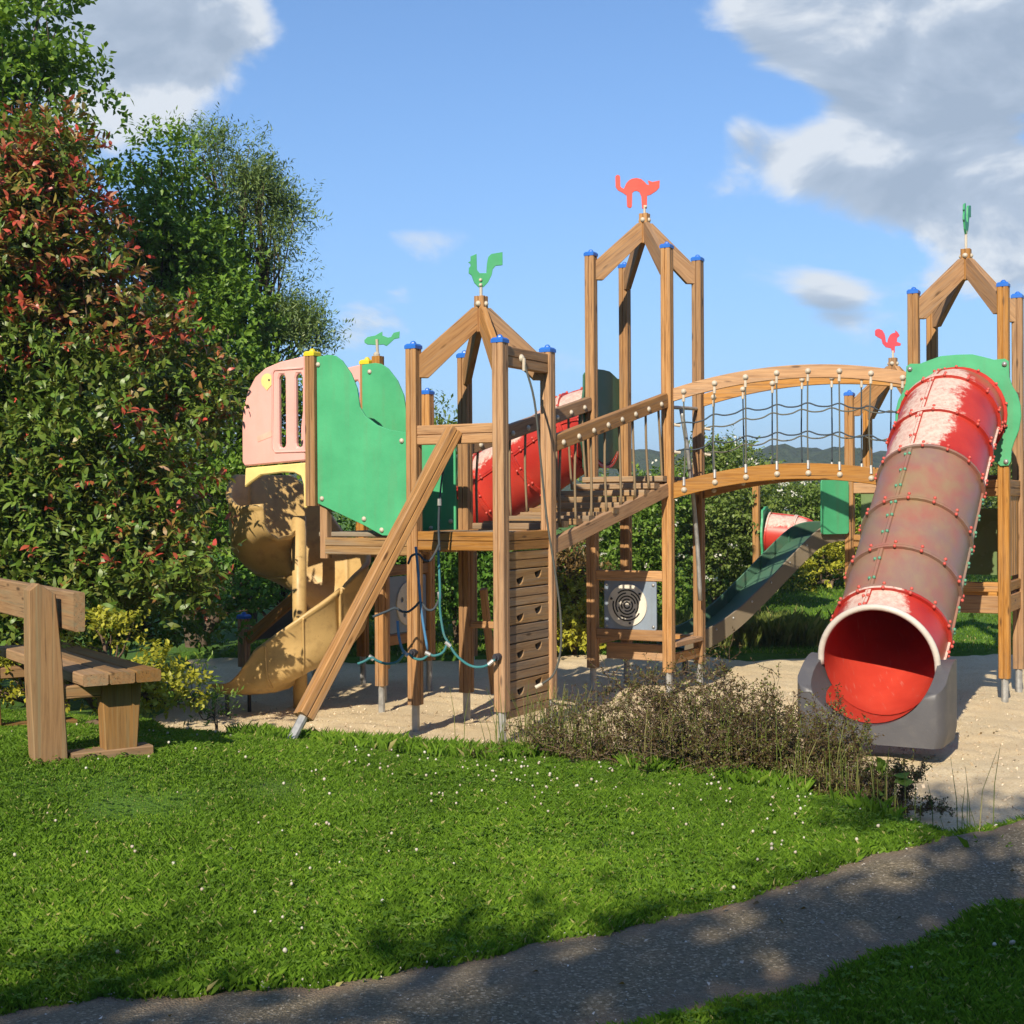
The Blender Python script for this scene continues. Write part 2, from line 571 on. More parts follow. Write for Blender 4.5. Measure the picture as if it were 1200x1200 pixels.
def tube_red():
    # red polyethylene, bleached to a chalky pink-white in ragged patches on its upper side
    t = NT('bleached_red_shell')
    c = t.n('ShaderNodeNewGeometry').outputs['Position']
    nz = t.n('ShaderNodeVectorMath', operation='DOT_PRODUCT'); t.put(nz.inputs[0], t.n('ShaderNodeNewGeometry').outputs['Normal']); nz.inputs[1].default_value = (-.36, -.28, .89)
    big = t.noise(c, 2.6, 3, .5)
    fine = t.noise(c, 26, 6, .72)
    w = t.math('ADD', t.math('MULTIPLY', nz.outputs['Value'], 1.5), t.math('MULTIPLY_ADD', big, 1.1, -1.56))
    w = t.math('ADD', w, t.math('MULTIPLY_ADD', fine, .6, -.30))
    m = t.remap(w, .10, .26)
    red = t.ramp(big, [(.3, (.36, .022, .016)), (.7, (.52, .048, .03))])
    pale = t.ramp(fine, [(.35, (.50, .30, .25)), (.6, (.62, .47, .40))])
    col = t.mix(m, red, pale)
    sp = t.noise(c, 55, 2)
    col = t.mix(t.math('MULTIPLY', t.remap(sp, .66, .72), .5), col, (.12, .05, .04))
    t.bsdf(col, t.remap(m, 0, 1, .38, .7), .4, t.bump(fine, .05, .01))
    # inside of the tube: plain red with scuffs
    t = NT('red_inner_shell')
    c = t.coord('Object', (1, 1, 1), 7.0)
    big = t.noise(c, 3.0, 4)
    sc = t.noise(t.coord('Object', (30, 6, 3), 3.0), 1.3, 5, .6)
    col = t.ramp(big, [(.3, (.42, .035, .022)), (.7, (.55, .06, .035))])
    col = t.mix(t.math('MULTIPLY', t.remap(sc, .62, .8), .45), col, (.52, .34, .28))
    t.bsdf(col, .35, .4)
    # dirty smoky translucent sections
    t = NT('smoky_shell')
    c = t.n('ShaderNodeNewGeometry').outputs['Position']
    big = t.noise(c, 1.5, 3, .5)
    mpp = t.n('ShaderNodeMapping'); t.put(mpp.inputs[0], c); mpp.inputs['Rotation'].default_value = (math.radians(-37), 0, math.radians(-29)); mpp.inputs['Scale'].default_value = (3.2, .45, 3.2)
    st = t.noise(mpp.outputs[0], 2.4, 5, .65)
    col = t.ramp(big, [(.28, (.20, .155, .12)), (.40, (.215, .14, .12)), (.5, (.245, .13, .105)), (.6, (.29, .115, .085)), (.74, (.25, .185, .095))])
    col = t.mix(t.math('MULTIPLY', t.remap(st, .42, .72), .6), col, (.26, .20, .11))
    t.bsdf(col, t.remap(st, .3, .7, .34, .55), .45)


tube_red()


def ground_mats():
    t = NT('lawn_soil')
    c = t.coord('Object')
    n = t.noise(c, 1.1, 5); f = t.noise(c, 40, 4)
    col = t.ramp(n, [(.3, (.06, .14, .015)), (.55, (.085, .175, .022)), (.75, (.12, .19, .032))])
    col = t.mix(t.remap(f, .5, .8, 0, .7), col, (.05, .045, .02))
    t.bsdf(col, .9, .2, t.bump(f, .8, .03))
    t = NT('asphalt')
    c = t.coord('Object')
    v = t.voronoi(c, 110, out='Color'); sx = t.n('ShaderNodeSeparateXYZ'); t.put(sx.inputs[0], v)
    d = t.voronoi(c, 110); n = t.noise(c, 2.0, 4); f = t.noise(c, 260, 3)
    col = t.ramp(sx.outputs[0], [(.0, (.115, .092, .052)), (.55, (.20, .16, .095)), (.86, (.265, .213, .132)), (.96, (.47, .39, .27))])
    col = t.mix(t.remap(n, .4, .7, 0, .55), col, (.21, .17, .125))
    col = t.mix(t.remap(f, .5, .75, 0, .5), col, (.09, .08, .066))
    e = t.math('ADD', t.attr('edge'), t.math('MULTIPLY_ADD', t.noise(c, 9, 5, .6), .34, -.17))
    col = t.mix(t.remap(e, .14, .0), col, t.ramp(f, [(.35, (.13, .085, .05)), (.65, (.30, .22, .145))]))
    t.bsdf(col, .85, .3, t.bump(d, .6, .012))
    t = NT('chip_sand')
    c = t.coord('Object')
    v = t.voronoi(c, 95, out='Color'); sx = t.n('ShaderNodeSeparateXYZ'); t.put(sx.inputs[0], v)
    d = t.voronoi(c, 95); n = t.noise(c, 1.4, 5); f = t.noise(c, 120, 4, .65)
    col = t.ramp(sx.outputs[1], [(.0, (.60, .47, .28)), (.5, (.68, .55, .345)), (.9, (.74, .62, .42))])
    col = t.mix(t.remap(n, .35, .75, 0, .5), col, (.55, .41, .25))
    col = t.mix(t.remap(f, .60, .76, 0, .4), col, (.32, .22, .14))
    t.bsdf(col, .9, .2, t.bump(t.math('ADD', t.math('MULTIPLY', d, .5), f), .55, .02))
    t = NT('wood_chip')
    t.bsdf(t.ramp(t.attr('rnd'), [(0, (.42, .31, .20)), (.3, (.57, .46, .32)), (1, (.68, .57, .43))]), .85, .2)
    t = NT('pebble')
    t.bsdf(t.ramp(t.attr('rnd'), [(0, (.24, .20, .16)), (.5, (.45, .41, .35)), (1, (.70, .66, .60))]), .8, .3)
    t = NT('hill_forest')
    c = t.coord('Object')
    n = t.noise(c, .12, 5, .6); n2 = t.noise(c, .02, 3)
    col = t.ramp(n, [(.3, (.022, .036, .018)), (.6, (.042, .062, .028)), (.8, (.06, .08, .036))])
    col = t.mix(t.remap(n2, .45, .7, 0, .5), col, (.06, .085, .035))
    t.bsdf(col, .9, .1, t.bump(n, 1.0, 4.0))


ground_mats()


def leafmat(name, stops, tint=None, rough=.45, spec=.35, trans=.28, tcol=(1.25, 1.25, .55)):
    t = NT(name)
    col = t.ramp(t.attr('rnd'), stops)
    if tint:
        col = t.mix(t.attr('tint'), col, t.ramp(t.attr('rnd2'), tint))
    b = t.bsdf(col, rough, spec)
    if trans:
        tr = t.n('ShaderNodeBsdfTranslucent')
        t.put(tr.inputs['Color'], t.mix(1.0, col, tcol, 'MULTIPLY'))
        ms = t.n('ShaderNodeMixShader'); ms.inputs[0].default_value = trans
        t.t.links.new(b.outputs[0], ms.inputs[1]); t.t.links.new(tr.outputs[0], ms.inputs[2])
        t.t.links.new(ms.outputs[0], t.out.inputs['Surface'])


leafmat('photinia_leaf', [(0, (.050, .105, .014)), (.5, (.095, .185, .022)), (.85, (.165, .26, .035)), (1, (.27, .30, .08))],
        tint=[(0, (.66, .085, .06)), (.36, (.50, .065, .05)), (.5, (.33, .12, .05)), (.68, (.28, .20, .05)), (.84, (.27, .24, .06)), (1, (.68, .36, .27))], rough=.4, spec=.4, trans=.22, tcol=(1.2, 1.0, .6))
leafmat('tree_leaf', [(0, (.045, .115, .014)), (.5, (.095, .215, .024)), (1, (.175, .32, .042))])
leafmat('bright_leaf', [(0, (.07, .145, .016)), (.5, (.14, .255, .028)), (1, (.24, .36, .05))])
leafmat('willow_leaf', [(0, (.075, .135, .032)), (.5, (.15, .225, .06)), (1, (.26, .33, .12))], rough=.4)
leafmat('shrub_leaf', [(0, (.065, .135, .017)), (.5, (.135, .235, .03)), (1, (.24, .34, .055))])
leafmat('hedge_leaf', [(0, (.07, .115, .022)), (.5, (.14, .205, .038)), (1, (.24, .30, .07))])
leafmat('golden_leaf', [(0, (.16, .19, .018)), (.5, (.36, .36, .032)), (1, (.56, .52, .07))], trans=.3)
leafmat('russet_leaf', [(0, (0.078, 0.058, 0.018)), (.5, (0.169, 0.104, 0.033)), (1, (0.260, 0.169, 0.058))])
leafmat('scrub_leaf', [(0, (.060, .038, .014)), (.45, (.10, .062, .022)), (.7, (.085, .095, .02)), (1, (.16, .18, .035))], trans=.15)
leafmat('petal', [(0, (.60, .58, .48)), (1, (.80, .79, .72))], trans=.25, tcol=(1, 1, .9))
leafmat('clover_flower', [(0, (.46, .38, .30)), (.6, (.58, .54, .44)), (1, (.66, .63, .55))], trans=.1, tcol=(1, 1, .9))
leafmat('grass_blade', [(0, (.072, .145, .012)), (.4, (.145, .275, .022)), (.75, (.225, .375, .034)), (.93, (.33, .43, .065)), (1, (.48, .43, .18))], rough=.5, spec=.3, trans=.42, tcol=(1.15, 1.2, .5))
leafmat('clover_leaf', [(0, (.085, .18, .018)), (.6, (.14, .26, .028)), (1, (.21, .33, .05))], rough=.7, spec=.2, trans=.35)
leafmat('tall_grass', [(0, (0.108, 0.156, 0.030)), (.5, (0.180, 0.228, 0.048)), (1, (0.360, 0.324, 0.132))], trans=.3)

# ------------------------------------------------------------------ ground: lawn, path, sand pit, hills
def sstep(a, b, x):
    t = np.clip((np.asarray(x, dtype=float) - a) / (b - a), 0, 1)
    return t * t * (3 - 2 * t)


def wav(x, y, s, seed):
    r = np.random.default_rng(seed)
    z = 0
    for k in range(7):
        a = r.uniform(0, 6.28); f = s * r.uniform(.6, 1.9); p = r.uniform(0, 6.28)
        z = z + np.sin((x * math.cos(a) + y * math.sin(a)) * f + p)
    return z / 7


YB = np.array([(-9, 11.6), (-5, 10.9), (-3, 10.25), (-1.88, 9.75), (-1.05, 9.42), (-.2, 9.25), (.5, 9.1), (1.2, 8.6), (1.8, 8.0),
               (2.12, 7.4), (2.22, 6.95), (2.5, 7.02), (4, 7.95), (8, 10.4), (14, 14)])


def y_near(x):
    return np.interp(x, YB[:, 0], YB[:, 1]) + .05 * np.sin(np.asarray(x) * 5.1) + .03 * np.sin(np.asarray(x) * 13.0)


def sand_in(x, y):
    yf = 16.4 + .25 * np.sin(np.asarray(x) * 1.3) + .1 * np.sin(np.asarray(x) * 4.1)
    return np.minimum.reduce([y - y_near(x), yf - y, x + 2.75 + .2 * (np.asarray(y) - 10) + .12 * np.sin(np.asarray(y) * 2.3), 9.0 - x])


PU = np.array([(-9, 2.6), (-5, 3.6), (-3, 4.12), (-1.67, 4.44), (-.73, 4.67), (0, 4.98), (.68, 5.44), (1.08, 5.78), (1.55, 6.21), (2.1, 6.70), (2.6, 7.0), (4, 7.9), (9, 11)])
PL = np.array([(-9, 1.5), (-5, 2.5), (-3, 3.0), (-1, 3.55), (.54, 4.33), (.86, 4.57), (1.22, 4.87), (2.1, 5.60), (4, 6.9), (9, 10)])


def smooth_interp(x, T):
    return sum(np.interp(np.asarray(x, dtype=float) + o, T[:, 0], T[:, 1]) for o in (-.3, -.15, 0, .15, .3)) / 5


def path_in(x, y):
    x = np.asarray(x, dtype=float)
    up = smooth_interp(x, PU) + .03 * np.sin(x * 4.3 + 1) + .022 * np.sin(x * 12.5) + .012 * np.sin(x * 31)
    lo = smooth_interp(x, PL) + .035 * np.sin(x * 3.7) + .02 * np.sin(x * 11) + .012 * np.sin(x * 29)
    return np.minimum(up - y, y - lo) * .82


def lawn_z(x, y):
    x = np.asarray(x, dtype=float); y = np.asarray(y, dtype=float)
    mound = .27 * np.exp(-((x + 3.1) / 1.9) ** 2 - ((y - 8.0) / 1.5) ** 2)
    f = sstep(10.5, 15.5, y)
    back = -.15 + .42 * sstep(16.2, 22.5, y)
    z = mound * (1 - f) + back * f + .012 * wav(x, y, 2.2, 3) * sstep(4, 6, y)
    s = sand_in(x, y)
    z = z - .07 * sstep(-1.0, 0, s) * (1 - f) - .38 * sstep(.02, .22, s)
    z = z - .02 * sstep(-.05, .05, path_in(x, y))
    return z


def axis(dense0, dense1, step, lo, hi):
    a = list(np.arange(dense0, dense1 + step / 2, step))
    d = step
    while a[-1] < hi:
        d *= 1.22; a.append(a[-1] + d)
    d = step
    while a[0] > lo:
        d *= 1.22; a.insert(0, a[0] - d)
    return np.array(a)


def grid_mesh(name, X, Y, Z, keep=None):
    ny, nx = X.shape
    idx = np.arange(nx * ny).reshape(ny, nx)
    q = np.stack([idx[:-1, :-1], idx[:-1, 1:], idx[1:, 1:], idx[1:, :-1]], -1).reshape(-1, 4)
    if keep is not None:
        q = q[keep.ravel()[q].all(1)]
    V = np.stack([X, Y, Z], -1).reshape(-1, 3)
    used = np.unique(q)
    re = -np.ones(len(V), int); re[used] = np.arange(len(used))
    m = fast_mesh(name, V[used], re[q])
    m.shade_smooth()
    return m


gx, gy = axis(-6, 7, .1, -1200, 1200), axis(3.4, 18, .1, -60, 1500)
GX, GY = np.meshgrid(gx, gy)
lawn = mkobj('lawn', grid_mesh('lawn', GX, GY, lawn_z(GX, GY)), 'lawn_soil')
tag(lawn, 'green lawn with a gentle rise under the bench and white clover', 'lawn', kind='structure')

sgx, sgy = np.arange(-5.9, 9.2, .06), np.arange(6.5, 17.0, .06)
SX, SY = np.meshgrid(sgx, sgy)


def sand_z(x, y):
    s = sand_in(x, y)
    near = y - y_near(x)
    return (-.205 + .10 * np.exp(-np.clip(near, 0, 9) / .45) * (1 - .0 * x)
            + .040 * wav(x, y, 2.6, 8) + .026 * wav(x, y, 6.5, 9) + .016 * wav(x, y, 13, 10) + .008 * wav(x, y, 24, 12) - .25 * sstep(0.06, -.12, s))


sand = mkobj('sand_pit', grid_mesh('sand_pit', SX, SY, sand_z(SX, SY), (sand_in(SX, SY) > -.14)), 'chip_sand')
tag(sand, 'pale sand and wood chip bed trodden under the climbing frames', 'sand', kind='structure')

PX, PT = np.meshgrid(np.arange(-8.5, 8.5, .05), np.linspace(-.14, 1.14, 30))
PY = smooth_interp(PX, PL) * (1 - PT) + smooth_interp(PX, PU) * PT
path = mkobj('path', grid_mesh('path', PX, PY, .006 + .02 * sstep(-.02, .25, path_in(PX, PY)) + .004 * wav(PX, PY, 5, 4) - .05 * sstep(.0, -.06, path_in(PX, PY)),
             path_in(PX, PY) > -.07), 'asphalt')
path_v = np.empty(len(path.data.vertices) * 3, np.float32); path.data.vertices.foreach_get('co', path_v); path_v = path_v.reshape(-1, 3)
ea = path.data.attributes.new('edge', 'FLOAT', 'POINT'); ea.data.foreach_set('value', path_in(path_v[:, 0], path_v[:, 1]).astype(np.float32))
tag(path, 'narrow grey asphalt footpath strewn with pale grit', 'path', kind='structure')


def hills():
    xs = np.linspace(-520, 520, 420); ys = np.linspace(190, 430, 60)
    X, Y = np.meshgrid(xs, ys)
    ridge = np.interp(X / Y * 300, [-300, -60, 20, 45, 70, 120, 300], [20, 18, 15.5, 14.0, 15.0, 12.5, 14])
    prof = sstep(190, 320, Y)
    r = np.random.default_rng(4)
    lump = np.abs(wav(X, Y, .22, 21)) * 3.2 + r.uniform(0, 1.5, X.shape) + 2.0 * np.abs(wav(X, Y, .45, 22))
    Z = -2 + prof * (ridge + 1.5) + lump * sstep(195, 215, Y) - 3
    o = mkobj('hills', grid_mesh('hills', X, Y, Z), 'hill_forest')
    tag(o, 'low wooded hills far behind the playground', 'hills', kind='structure')


hills()


# ------------------------------------------------------------------ grass, clover, grit
def blades(name, x, y, z, h, w, lean, mat, label, cat):
    n = len(x)
    a = RNG.uniform(0, 2 * np.pi, n); b = RNG.uniform(0, 2 * np.pi, n)
    L = lean * h * RNG.uniform(.2, 1.0, n)
    dx, dy = np.cos(a) * w / 2, np.sin(a) * w / 2
    lx, ly = np.cos(b) * L, np.sin(b) * L
    V = np.empty((n, 4, 3), np.float32)
    V[:, 0] = np.stack([x - dx, y - dy, z - .01], -1)
    V[:, 1] = np.stack([x + dx, y + dy, z - .01], -1)
    V[:, 2] = np.stack([x + lx * .35 + dx * .7, y + ly * .35 + dy * .7, z + h * .6], -1)
    V[:, 3] = np.stack([x + lx, y + ly, z + h * (1 - .25 * RNG.uniform(0, 1, n))], -1)
    i = np.arange(n)[:, None] * 4
    T = np.concatenate([i + np.array([[0, 1, 2]]), i + np.array([[0, 2, 3]])])
    patch = .5 + .5 * wav(x, y, 1.7, 31)
    rnd = np.clip(.12 + .42 * patch + .25 * wav(x, y, 6.0, 33) + RNG.normal(0, .19, n), 0, .93)
    rnd[RNG.uniform(0, 1, n) < .03 * (.4 + 1.2 * patch)] = 1.0
    m = fast_mesh(name, V.reshape(-1, 3), T, {'rnd': np.repeat(rnd, 4)})
    o = mkobj(name, m, mat)
    return tag(o, label, cat, kind='stuff')


def lawn_grass():
    n = 1150000
    Y = 3.3 + 7.6 * RNG.uniform(0, 1, n) ** 1.25
    X = RNG.uniform(-4.9, 4.2, n)
    ok = (np.abs(X / Y) < .47) & (sand_in(X, Y) < .03) & (path_in(X, Y) < .012 + .02 * RNG.uniform(0, 1, n))
    X, Y = X[ok], Y[ok]
    edge = np.exp(-np.abs(sand_in(X, Y)) / .12) + np.exp(-np.abs(path_in(X, Y)) / .08)
    h = RNG.uniform(.014, .042, len(X)) * (1 + .75 * wav(X, Y, 3.0, 5) + .5 * wav(X, Y, 8.0, 6)) * (1 + .45 * np.clip(edge, 0, 1))
    w = RNG.uniform(.0018, .0034, len(X)) * (.65 + Y * .06)
    blades('lawn_grass', X, Y, lawn_z(X, Y), h, w, 1.0, 'grass_blade', 'short mown grass of the front lawn', 'grass')
    # longer tufts along the sand edge and around the scrub
    n = 17000
    t = RNG.uniform(-1.9, 2.3, n)
    X = t + RNG.normal(0, .05, n); Y = y_near(t) + RNG.normal(-.12, .16, n)
    ok = (sand_in(X, Y) < .12) & (wav(X, Y, 4.0, 6) > -.15)
    X, Y = X[ok], Y[ok]
    blades('edge_grass', X, Y, lawn_z(X, Y), RNG.uniform(.04, .14, len(X)), RNG.uniform(.0032, .0058, len(X)), .8, 'grass_blade',
           'longer grass left standing along the edge of the sand', 'grass')
    n = 75000
    Y = 16.2 + 9 * RNG.uniform(0, 1, n) ** 1.5; X = RNG.uniform(-3.5, 11, n)
    ok = sand_in(X, Y) < .05
    X, Y = X[ok], Y[ok]
    blades('far_grass', X, Y, lawn_z(X, Y), RNG.uniform(.02, .055, len(X)), RNG.uniform(.010, .018, len(X)), .9, 'grass_blade',
           'mown grass beyond the sand bed', 'grass')
    n = 5200
    X = np.concatenate([RNG.normal(3.15, .45, n // 2), RNG.normal(2.5, .35, n - n // 2)]); Y = 16.75 + np.abs(RNG.normal(0, .35, n))
    blades('tall_grass', X, Y, lawn_z(X, Y), RNG.uniform(.15, .48, n), RNG.uniform(.010, .018, n), .55, 'tall_grass',
           'tall pale unmown grass at the far edge of the sand', 'grass')


lawn_grass()


def clover():
    n = 15000
    Y = 3.4 + 6.2 * RNG.uniform(0, 1, n) ** 1.2; X = RNG.uniform(-4.2, 3.4, n)
    ok = (np.abs(X / Y) < .45) & (sand_in(X, Y) < -.05) & (path_in(X, Y) < -.03) & (wav(X, Y, 2.1, 17) + RNG.normal(0, .15, n) > -.05)
    X, Y = X[ok], Y[ok]; n = len(X)
    Z = lawn_z(X, Y) + RNG.uniform(.018, .045, n)
    rot = RNG.uniform(0, 6.28, n); sz = RNG.uniform(.008, .015, n)
    Vs, Ts = [], []
    for k in range(3):
        a = rot + k * 2.094
        c, s = np.cos(a), np.sin(a)
        tip = np.stack([X + c * sz * 1.7, Y + s * sz * 1.7, Z + RNG.normal(0, .003, n)], -1)
        l = np.stack([X + c * sz - s * sz * .7, Y + s * sz + c * sz * .7, Z + .004 + RNG.normal(0, .002, n)], -1)
        r = np.stack([X + c * sz + s * sz * .7, Y + s * sz - c * sz * .7, Z + .004 + RNG.normal(0, .002, n)], -1)
        b = np.stack([X, Y, Z], -1)
        base = sum(len(v) for v in Vs)
        Vs.append(np.stack([b, r, tip, l], 1).reshape(-1, 3))
        i = base + np.arange(n)[:, None] * 4
        Ts += [i + np.array([[0, 1, 2]]), i + np.array([[0, 2, 3]])]
    m = fast_mesh('clover_leaves', np.concatenate(Vs), np.concatenate(Ts), {'rnd': np.tile(np.repeat(RNG.uniform(0, 1, n), 4), 3)})
    tag(mkobj('clover_leaves', m, 'clover_leaf'), 'low clover leaves among the lawn grass', 'clover', kind='stuff')
    # white flower heads: small uneven balls
    pts = []
    for (cx, cy, sx, sy, k) in ((-.15, 8.1, .4, .4, 60), (-.6, 7.6, .5, .7, 22), (.9, 7.7, .6, .5, 40), (-1.6, 8.0, 1.1, 1.0, 28), (-.3, 6.3, 1.4, .6, 22), (-1.6, 5.6, .9, .7, 18),
                                (1.6, 7.0, .5, .4, 25), (1.9, 4.7, .4, .3, 12), (-2.5, 8.6, .5, .4, 15)):
        pts.append(np.stack([RNG.normal(cx, sx, k), RNG.normal(cy, sy, k)], -1))
    P = np.concatenate(pts)
    ok = (sand_in(P[:, 0], P[:, 1]) < -.05) & (path_in(P[:, 0], P[:, 1]) < -.04)
    P = P[ok]; n = len(P)
    b = MB(); b.ball((0, 0, 0), 1, 6, 4)
    bv = np.array([tuple(v) for v in b.v]); bf = [f if len(f) == 3 else None for f in b.f]
    tr = []
    for f in b.f:
        tr.append(f[:3])
        if len(f) == 4: tr.append((f[0], f[2], f[3]))
    tr = np.array(tr)
    R = RNG.uniform(.0045, .0095, n)
    Z = lawn_z(P[:, 0], P[:, 1]) + RNG.uniform(.03, .06, n)
    V = bv[None] * R[:, None, None] * RNG.uniform(.85, 1.15, (n, len(bv), 1)) + np.stack([P[:, 0], P[:, 1], Z], -1)[:, None]
    T = tr[None] + (np.arange(n) * len(bv))[:, None, None]
    m = fast_mesh('clover_flowers', V.reshape(-1, 3), T.reshape(-1, 3), {'rnd': np.repeat(RNG.uniform(0, 1, n), len(bv))})
    tag(mkobj('clover_flowers', m, 'clover_flower'), 'white clover heads dotted over the lawn', 'clover', kind='stuff')


clover()


def scatter_flakes(name, X, Y, Z, size, mat, label, cat, flat=.5):
    n = len(X)
    V = np.empty((n, 4, 3), np.float32)
    a = RNG.uniform(0, 6.28, n)
    c, s = np.cos(a), np.sin(a)
    l, w = size, size * RNG.uniform(.35, .8, n)
    tz = RNG.normal(0, flat, n) * size
    tz2 = RNG.normal(0, flat, n) * size
    C = np.stack([X, Y, Z], -1)
    ax = np.stack([c * l, s * l, tz], -1); ay = np.stack([-s * w, c * w, tz2], -1)
    V[:, 0], V[:, 1], V[:, 2], V[:, 3] = C - ax, C - ay * RNG.uniform(.6, 1, (n, 1)), C + ax, C + ay
    V[:, 1, 2] += size * .35; V[:, 3, 2] += size * .2
    i = np.arange(n)[:, None] * 4
    T = np.concatenate([i + np.array([[0, 1, 2]]), i + np.array([[0, 2, 3]])])
    m = fast_mesh(name, V.reshape(-1, 3), T, {'rnd': np.repeat(RNG.uniform(0, 1, n), 4)})
    return tag(mkobj(name, m, mat), label, cat, kind='stuff')


n_ = 15000
cy_ = 6.9 + 6.5 * RNG.uniform(0, 1, n_) ** 1.4; cx_ = RNG.uniform(-3, 4.8, n_)
k_ = sand_in(cx_, cy_) > -.02
cx_, cy_ = cx_[k_], cy_[k_]
scatter_flakes('wood_chips', cx_, cy_, sand_z(cx_, cy_) + .004, RNG.uniform(.003, .010, len(cx_)) * (1 + .9 * (RNG.uniform(0, 1, len(cx_)) < .04)), 'wood_chip', 'loose wood chips lying on the sand bed', 'wood chips')
n_ = 16000
gx_ = RNG.uniform(-3.2, 4, n_); gy_ = RNG.uniform(3, 8, n_)
k_ = path_in(gx_, gy_) > .0
k_ &= RNG.uniform(0, 1, n_) < .25 + .75 * np.exp(-path_in(gx_, gy_) / .15) + .3 * (gx_ > .8)
gx_, gy_ = gx_[k_], gy_[k_]
scatter_flakes('grit', gx_, gy_, .03 + 0 * gx_, RNG.uniform(.0016, .0055, len(gx_)) * (1 + 1.2 * (RNG.uniform(0, 1, len(gx_)) < .05)), 'pebble', 'pale grit and chippings scattered over the path', 'grit', .3)

# ------------------------------------------------------------------ playground: shared pieces
U = Vector((-.8746, .4848, 0)); V = Vector((.4848, .8746, 0)); Z3 = Vector((0, 0, 1))
SIDE = 0.8
GND = -0.2


class Tower:
    def __init__(self, ox, oy, name, label, cat='play tower', group=None):
        self.O = Vector((ox, oy, 0))
        c = self.pt(.5, .5, GND)
        self.root = thing(name, label, cat, c, group)

    def pt(self, a, b, z=0.0):
        return self.O + U * (a * SIDE) + V * (b * SIDE) + Z3 * z

    def post(self, a, b, z1, cap='blue_cap', z0=.035, foot=True, w=.098):
        p = self.pt(a, b)
        o = beam('post', p + Z3 * z0, p + Z3 * z1, w, w, 'larch_wood', self.root, up=V, groove=True)
        if cap: post_cap(p + Z3 * z1, o, cap)
        if foot:
            m = MB(); m.tube([p + Z3 * (GND - .15), p + Z3 * (z0 + .03)], .032, 10)
            m.build('steel_foot', 'galvanised_steel', o, smooth=False)
        return o

    def rail(self, a0, b0, a1, b1, z, h=.15, w=.055, mat='larch_wood', name='beam', inset=.05, groove=False, off=(0, 0, 0)):
        p, q = self.pt(a0, b0, z) + Vector(off), self.pt(a1, b1, z) + Vector(off)
        d = (q - p).normalized() * inset
        return beam(name, p + d, q - d, w, h, mat, self.root, groove=groove)

    def deck(self, z, n=6, mat='grey_plank_wood', thick=.04):
        w = (SIDE - .13) / n
        for i in range(n):
            b = (.065 + w * (i + .5)) / SIDE
            beam('deck_plank', self.pt(.07, b, z - thick / 2), self.pt(.93, b, z - thick / 2), w - .008, thick, mat, self.root)

    def deck_frame(self, z, h=.15, skip=()):
        for k, (a0, b0, a1, b1) in enumerate(((0, 0, 1, 0), (0, 0, 0, 1), (1, 0, 1, 1), (0, 1, 1, 1))):
            if k not in skip: self.rail(a0, b0, a1, b1, z - h / 2, h, groove=True)

    def roof(self, zt):
        k = self.pt(.5, .5, 0)
        R = SIDE * .5 * math.sqrt(2)
        kb = beam('king_post', k + Z3 * (zt + .15), k + Z3 * (zt + .44), .088, .088, 'larch_wood', self.root, up=V, groove=True)
        for n in (U, -U, V, -V):
            bolt(k + Z3 * (zt + .375) + n * .046, n, kb, r=.021)
        for (a, b) in ((0, 0), (1, 0), (0, 1), (1, 1)):
            d = (self.pt(a, b) - k).normalized()
            prism('roof_beam', [(.035, .16), (R - .12, -.235), (R - .04, -.235), (R - .04, -.055), (.075, .345), (.035, .345)],
                  .052, k + Z3 * zt, d, Z3, 'larch_wood', self.root, bevel=.004, grain=-39)
        return kb

    def vane(self, outline, base, scale, zt, mat, yaw=0.0, pole=.07, thick=.018, bolts=()):
        k = self.pt(.5, .5, zt)
        right = Vector((k.y, -k.x, 0)).normalized()        # square to the line of sight at yaw 0
        right = Matrix.Rotation(math.radians(yaw), 3, 'Z') @ right
        pts = [((x - base[0]) * scale, (base[1] - y) * scale) for x, y in outline]
        o = prism('weathervane', pts, thick, k + Z3 * pole, right, Z3, mat, self.root, bevel=.002)
        m = MB(); m.tube([k - Z3 * .02, k + Z3 * (pole + .035)], .013, 8)
        nrm = right.cross(Z3)
        m.build('vane_pole', 'white_plastic', o)
        for (x, y) in bolts:
            bolt(k + Z3 * (pole + (base[1] - y) * scale) + right * ((x - base[0]) * scale) + nrm * thick / 2, nrm, o, r=.012)
        return o


_caps = {}


def post_cap(p, parent, mat):
    if 'm' not in _caps:
        b = MB()
        prof = [(.053, 0), (.053, .026), (.040, .040), (.030, .042)]
        rows = []
        for r, z in prof:
            rows.append([(-r, -r, z), (r, -r, z), (r, r, z), (-r, r, z)])
        b.grid(rows, close=True)
        b.f.append((3, 2, 1, 0)); b.f.append((12, 13, 14, 15))
        b.ball((0, 0, .040), .027, 8, 6)
        _caps['m'] = b.mesh('post_cap')
    m = _caps['m']
    if len(m.materials) and m.materials[0] != MAT[mat]:
        key = mat
        if key not in _caps:
            _caps[key] = m.copy(); _caps[key].materials.clear()
        m = _caps[key]
    return mkobj('post_cap', m, mat, parent, frame(p + Z3 * -.004, V, U))


def rope(name, pts, r, mat, parent, n=5, smooth=True):
    m = MB(); m.tube(smooth_path(pts, 5) if smooth and len(pts) > 2 else pts, r, n)
    return m.build(name, mat, parent, smooth=True)


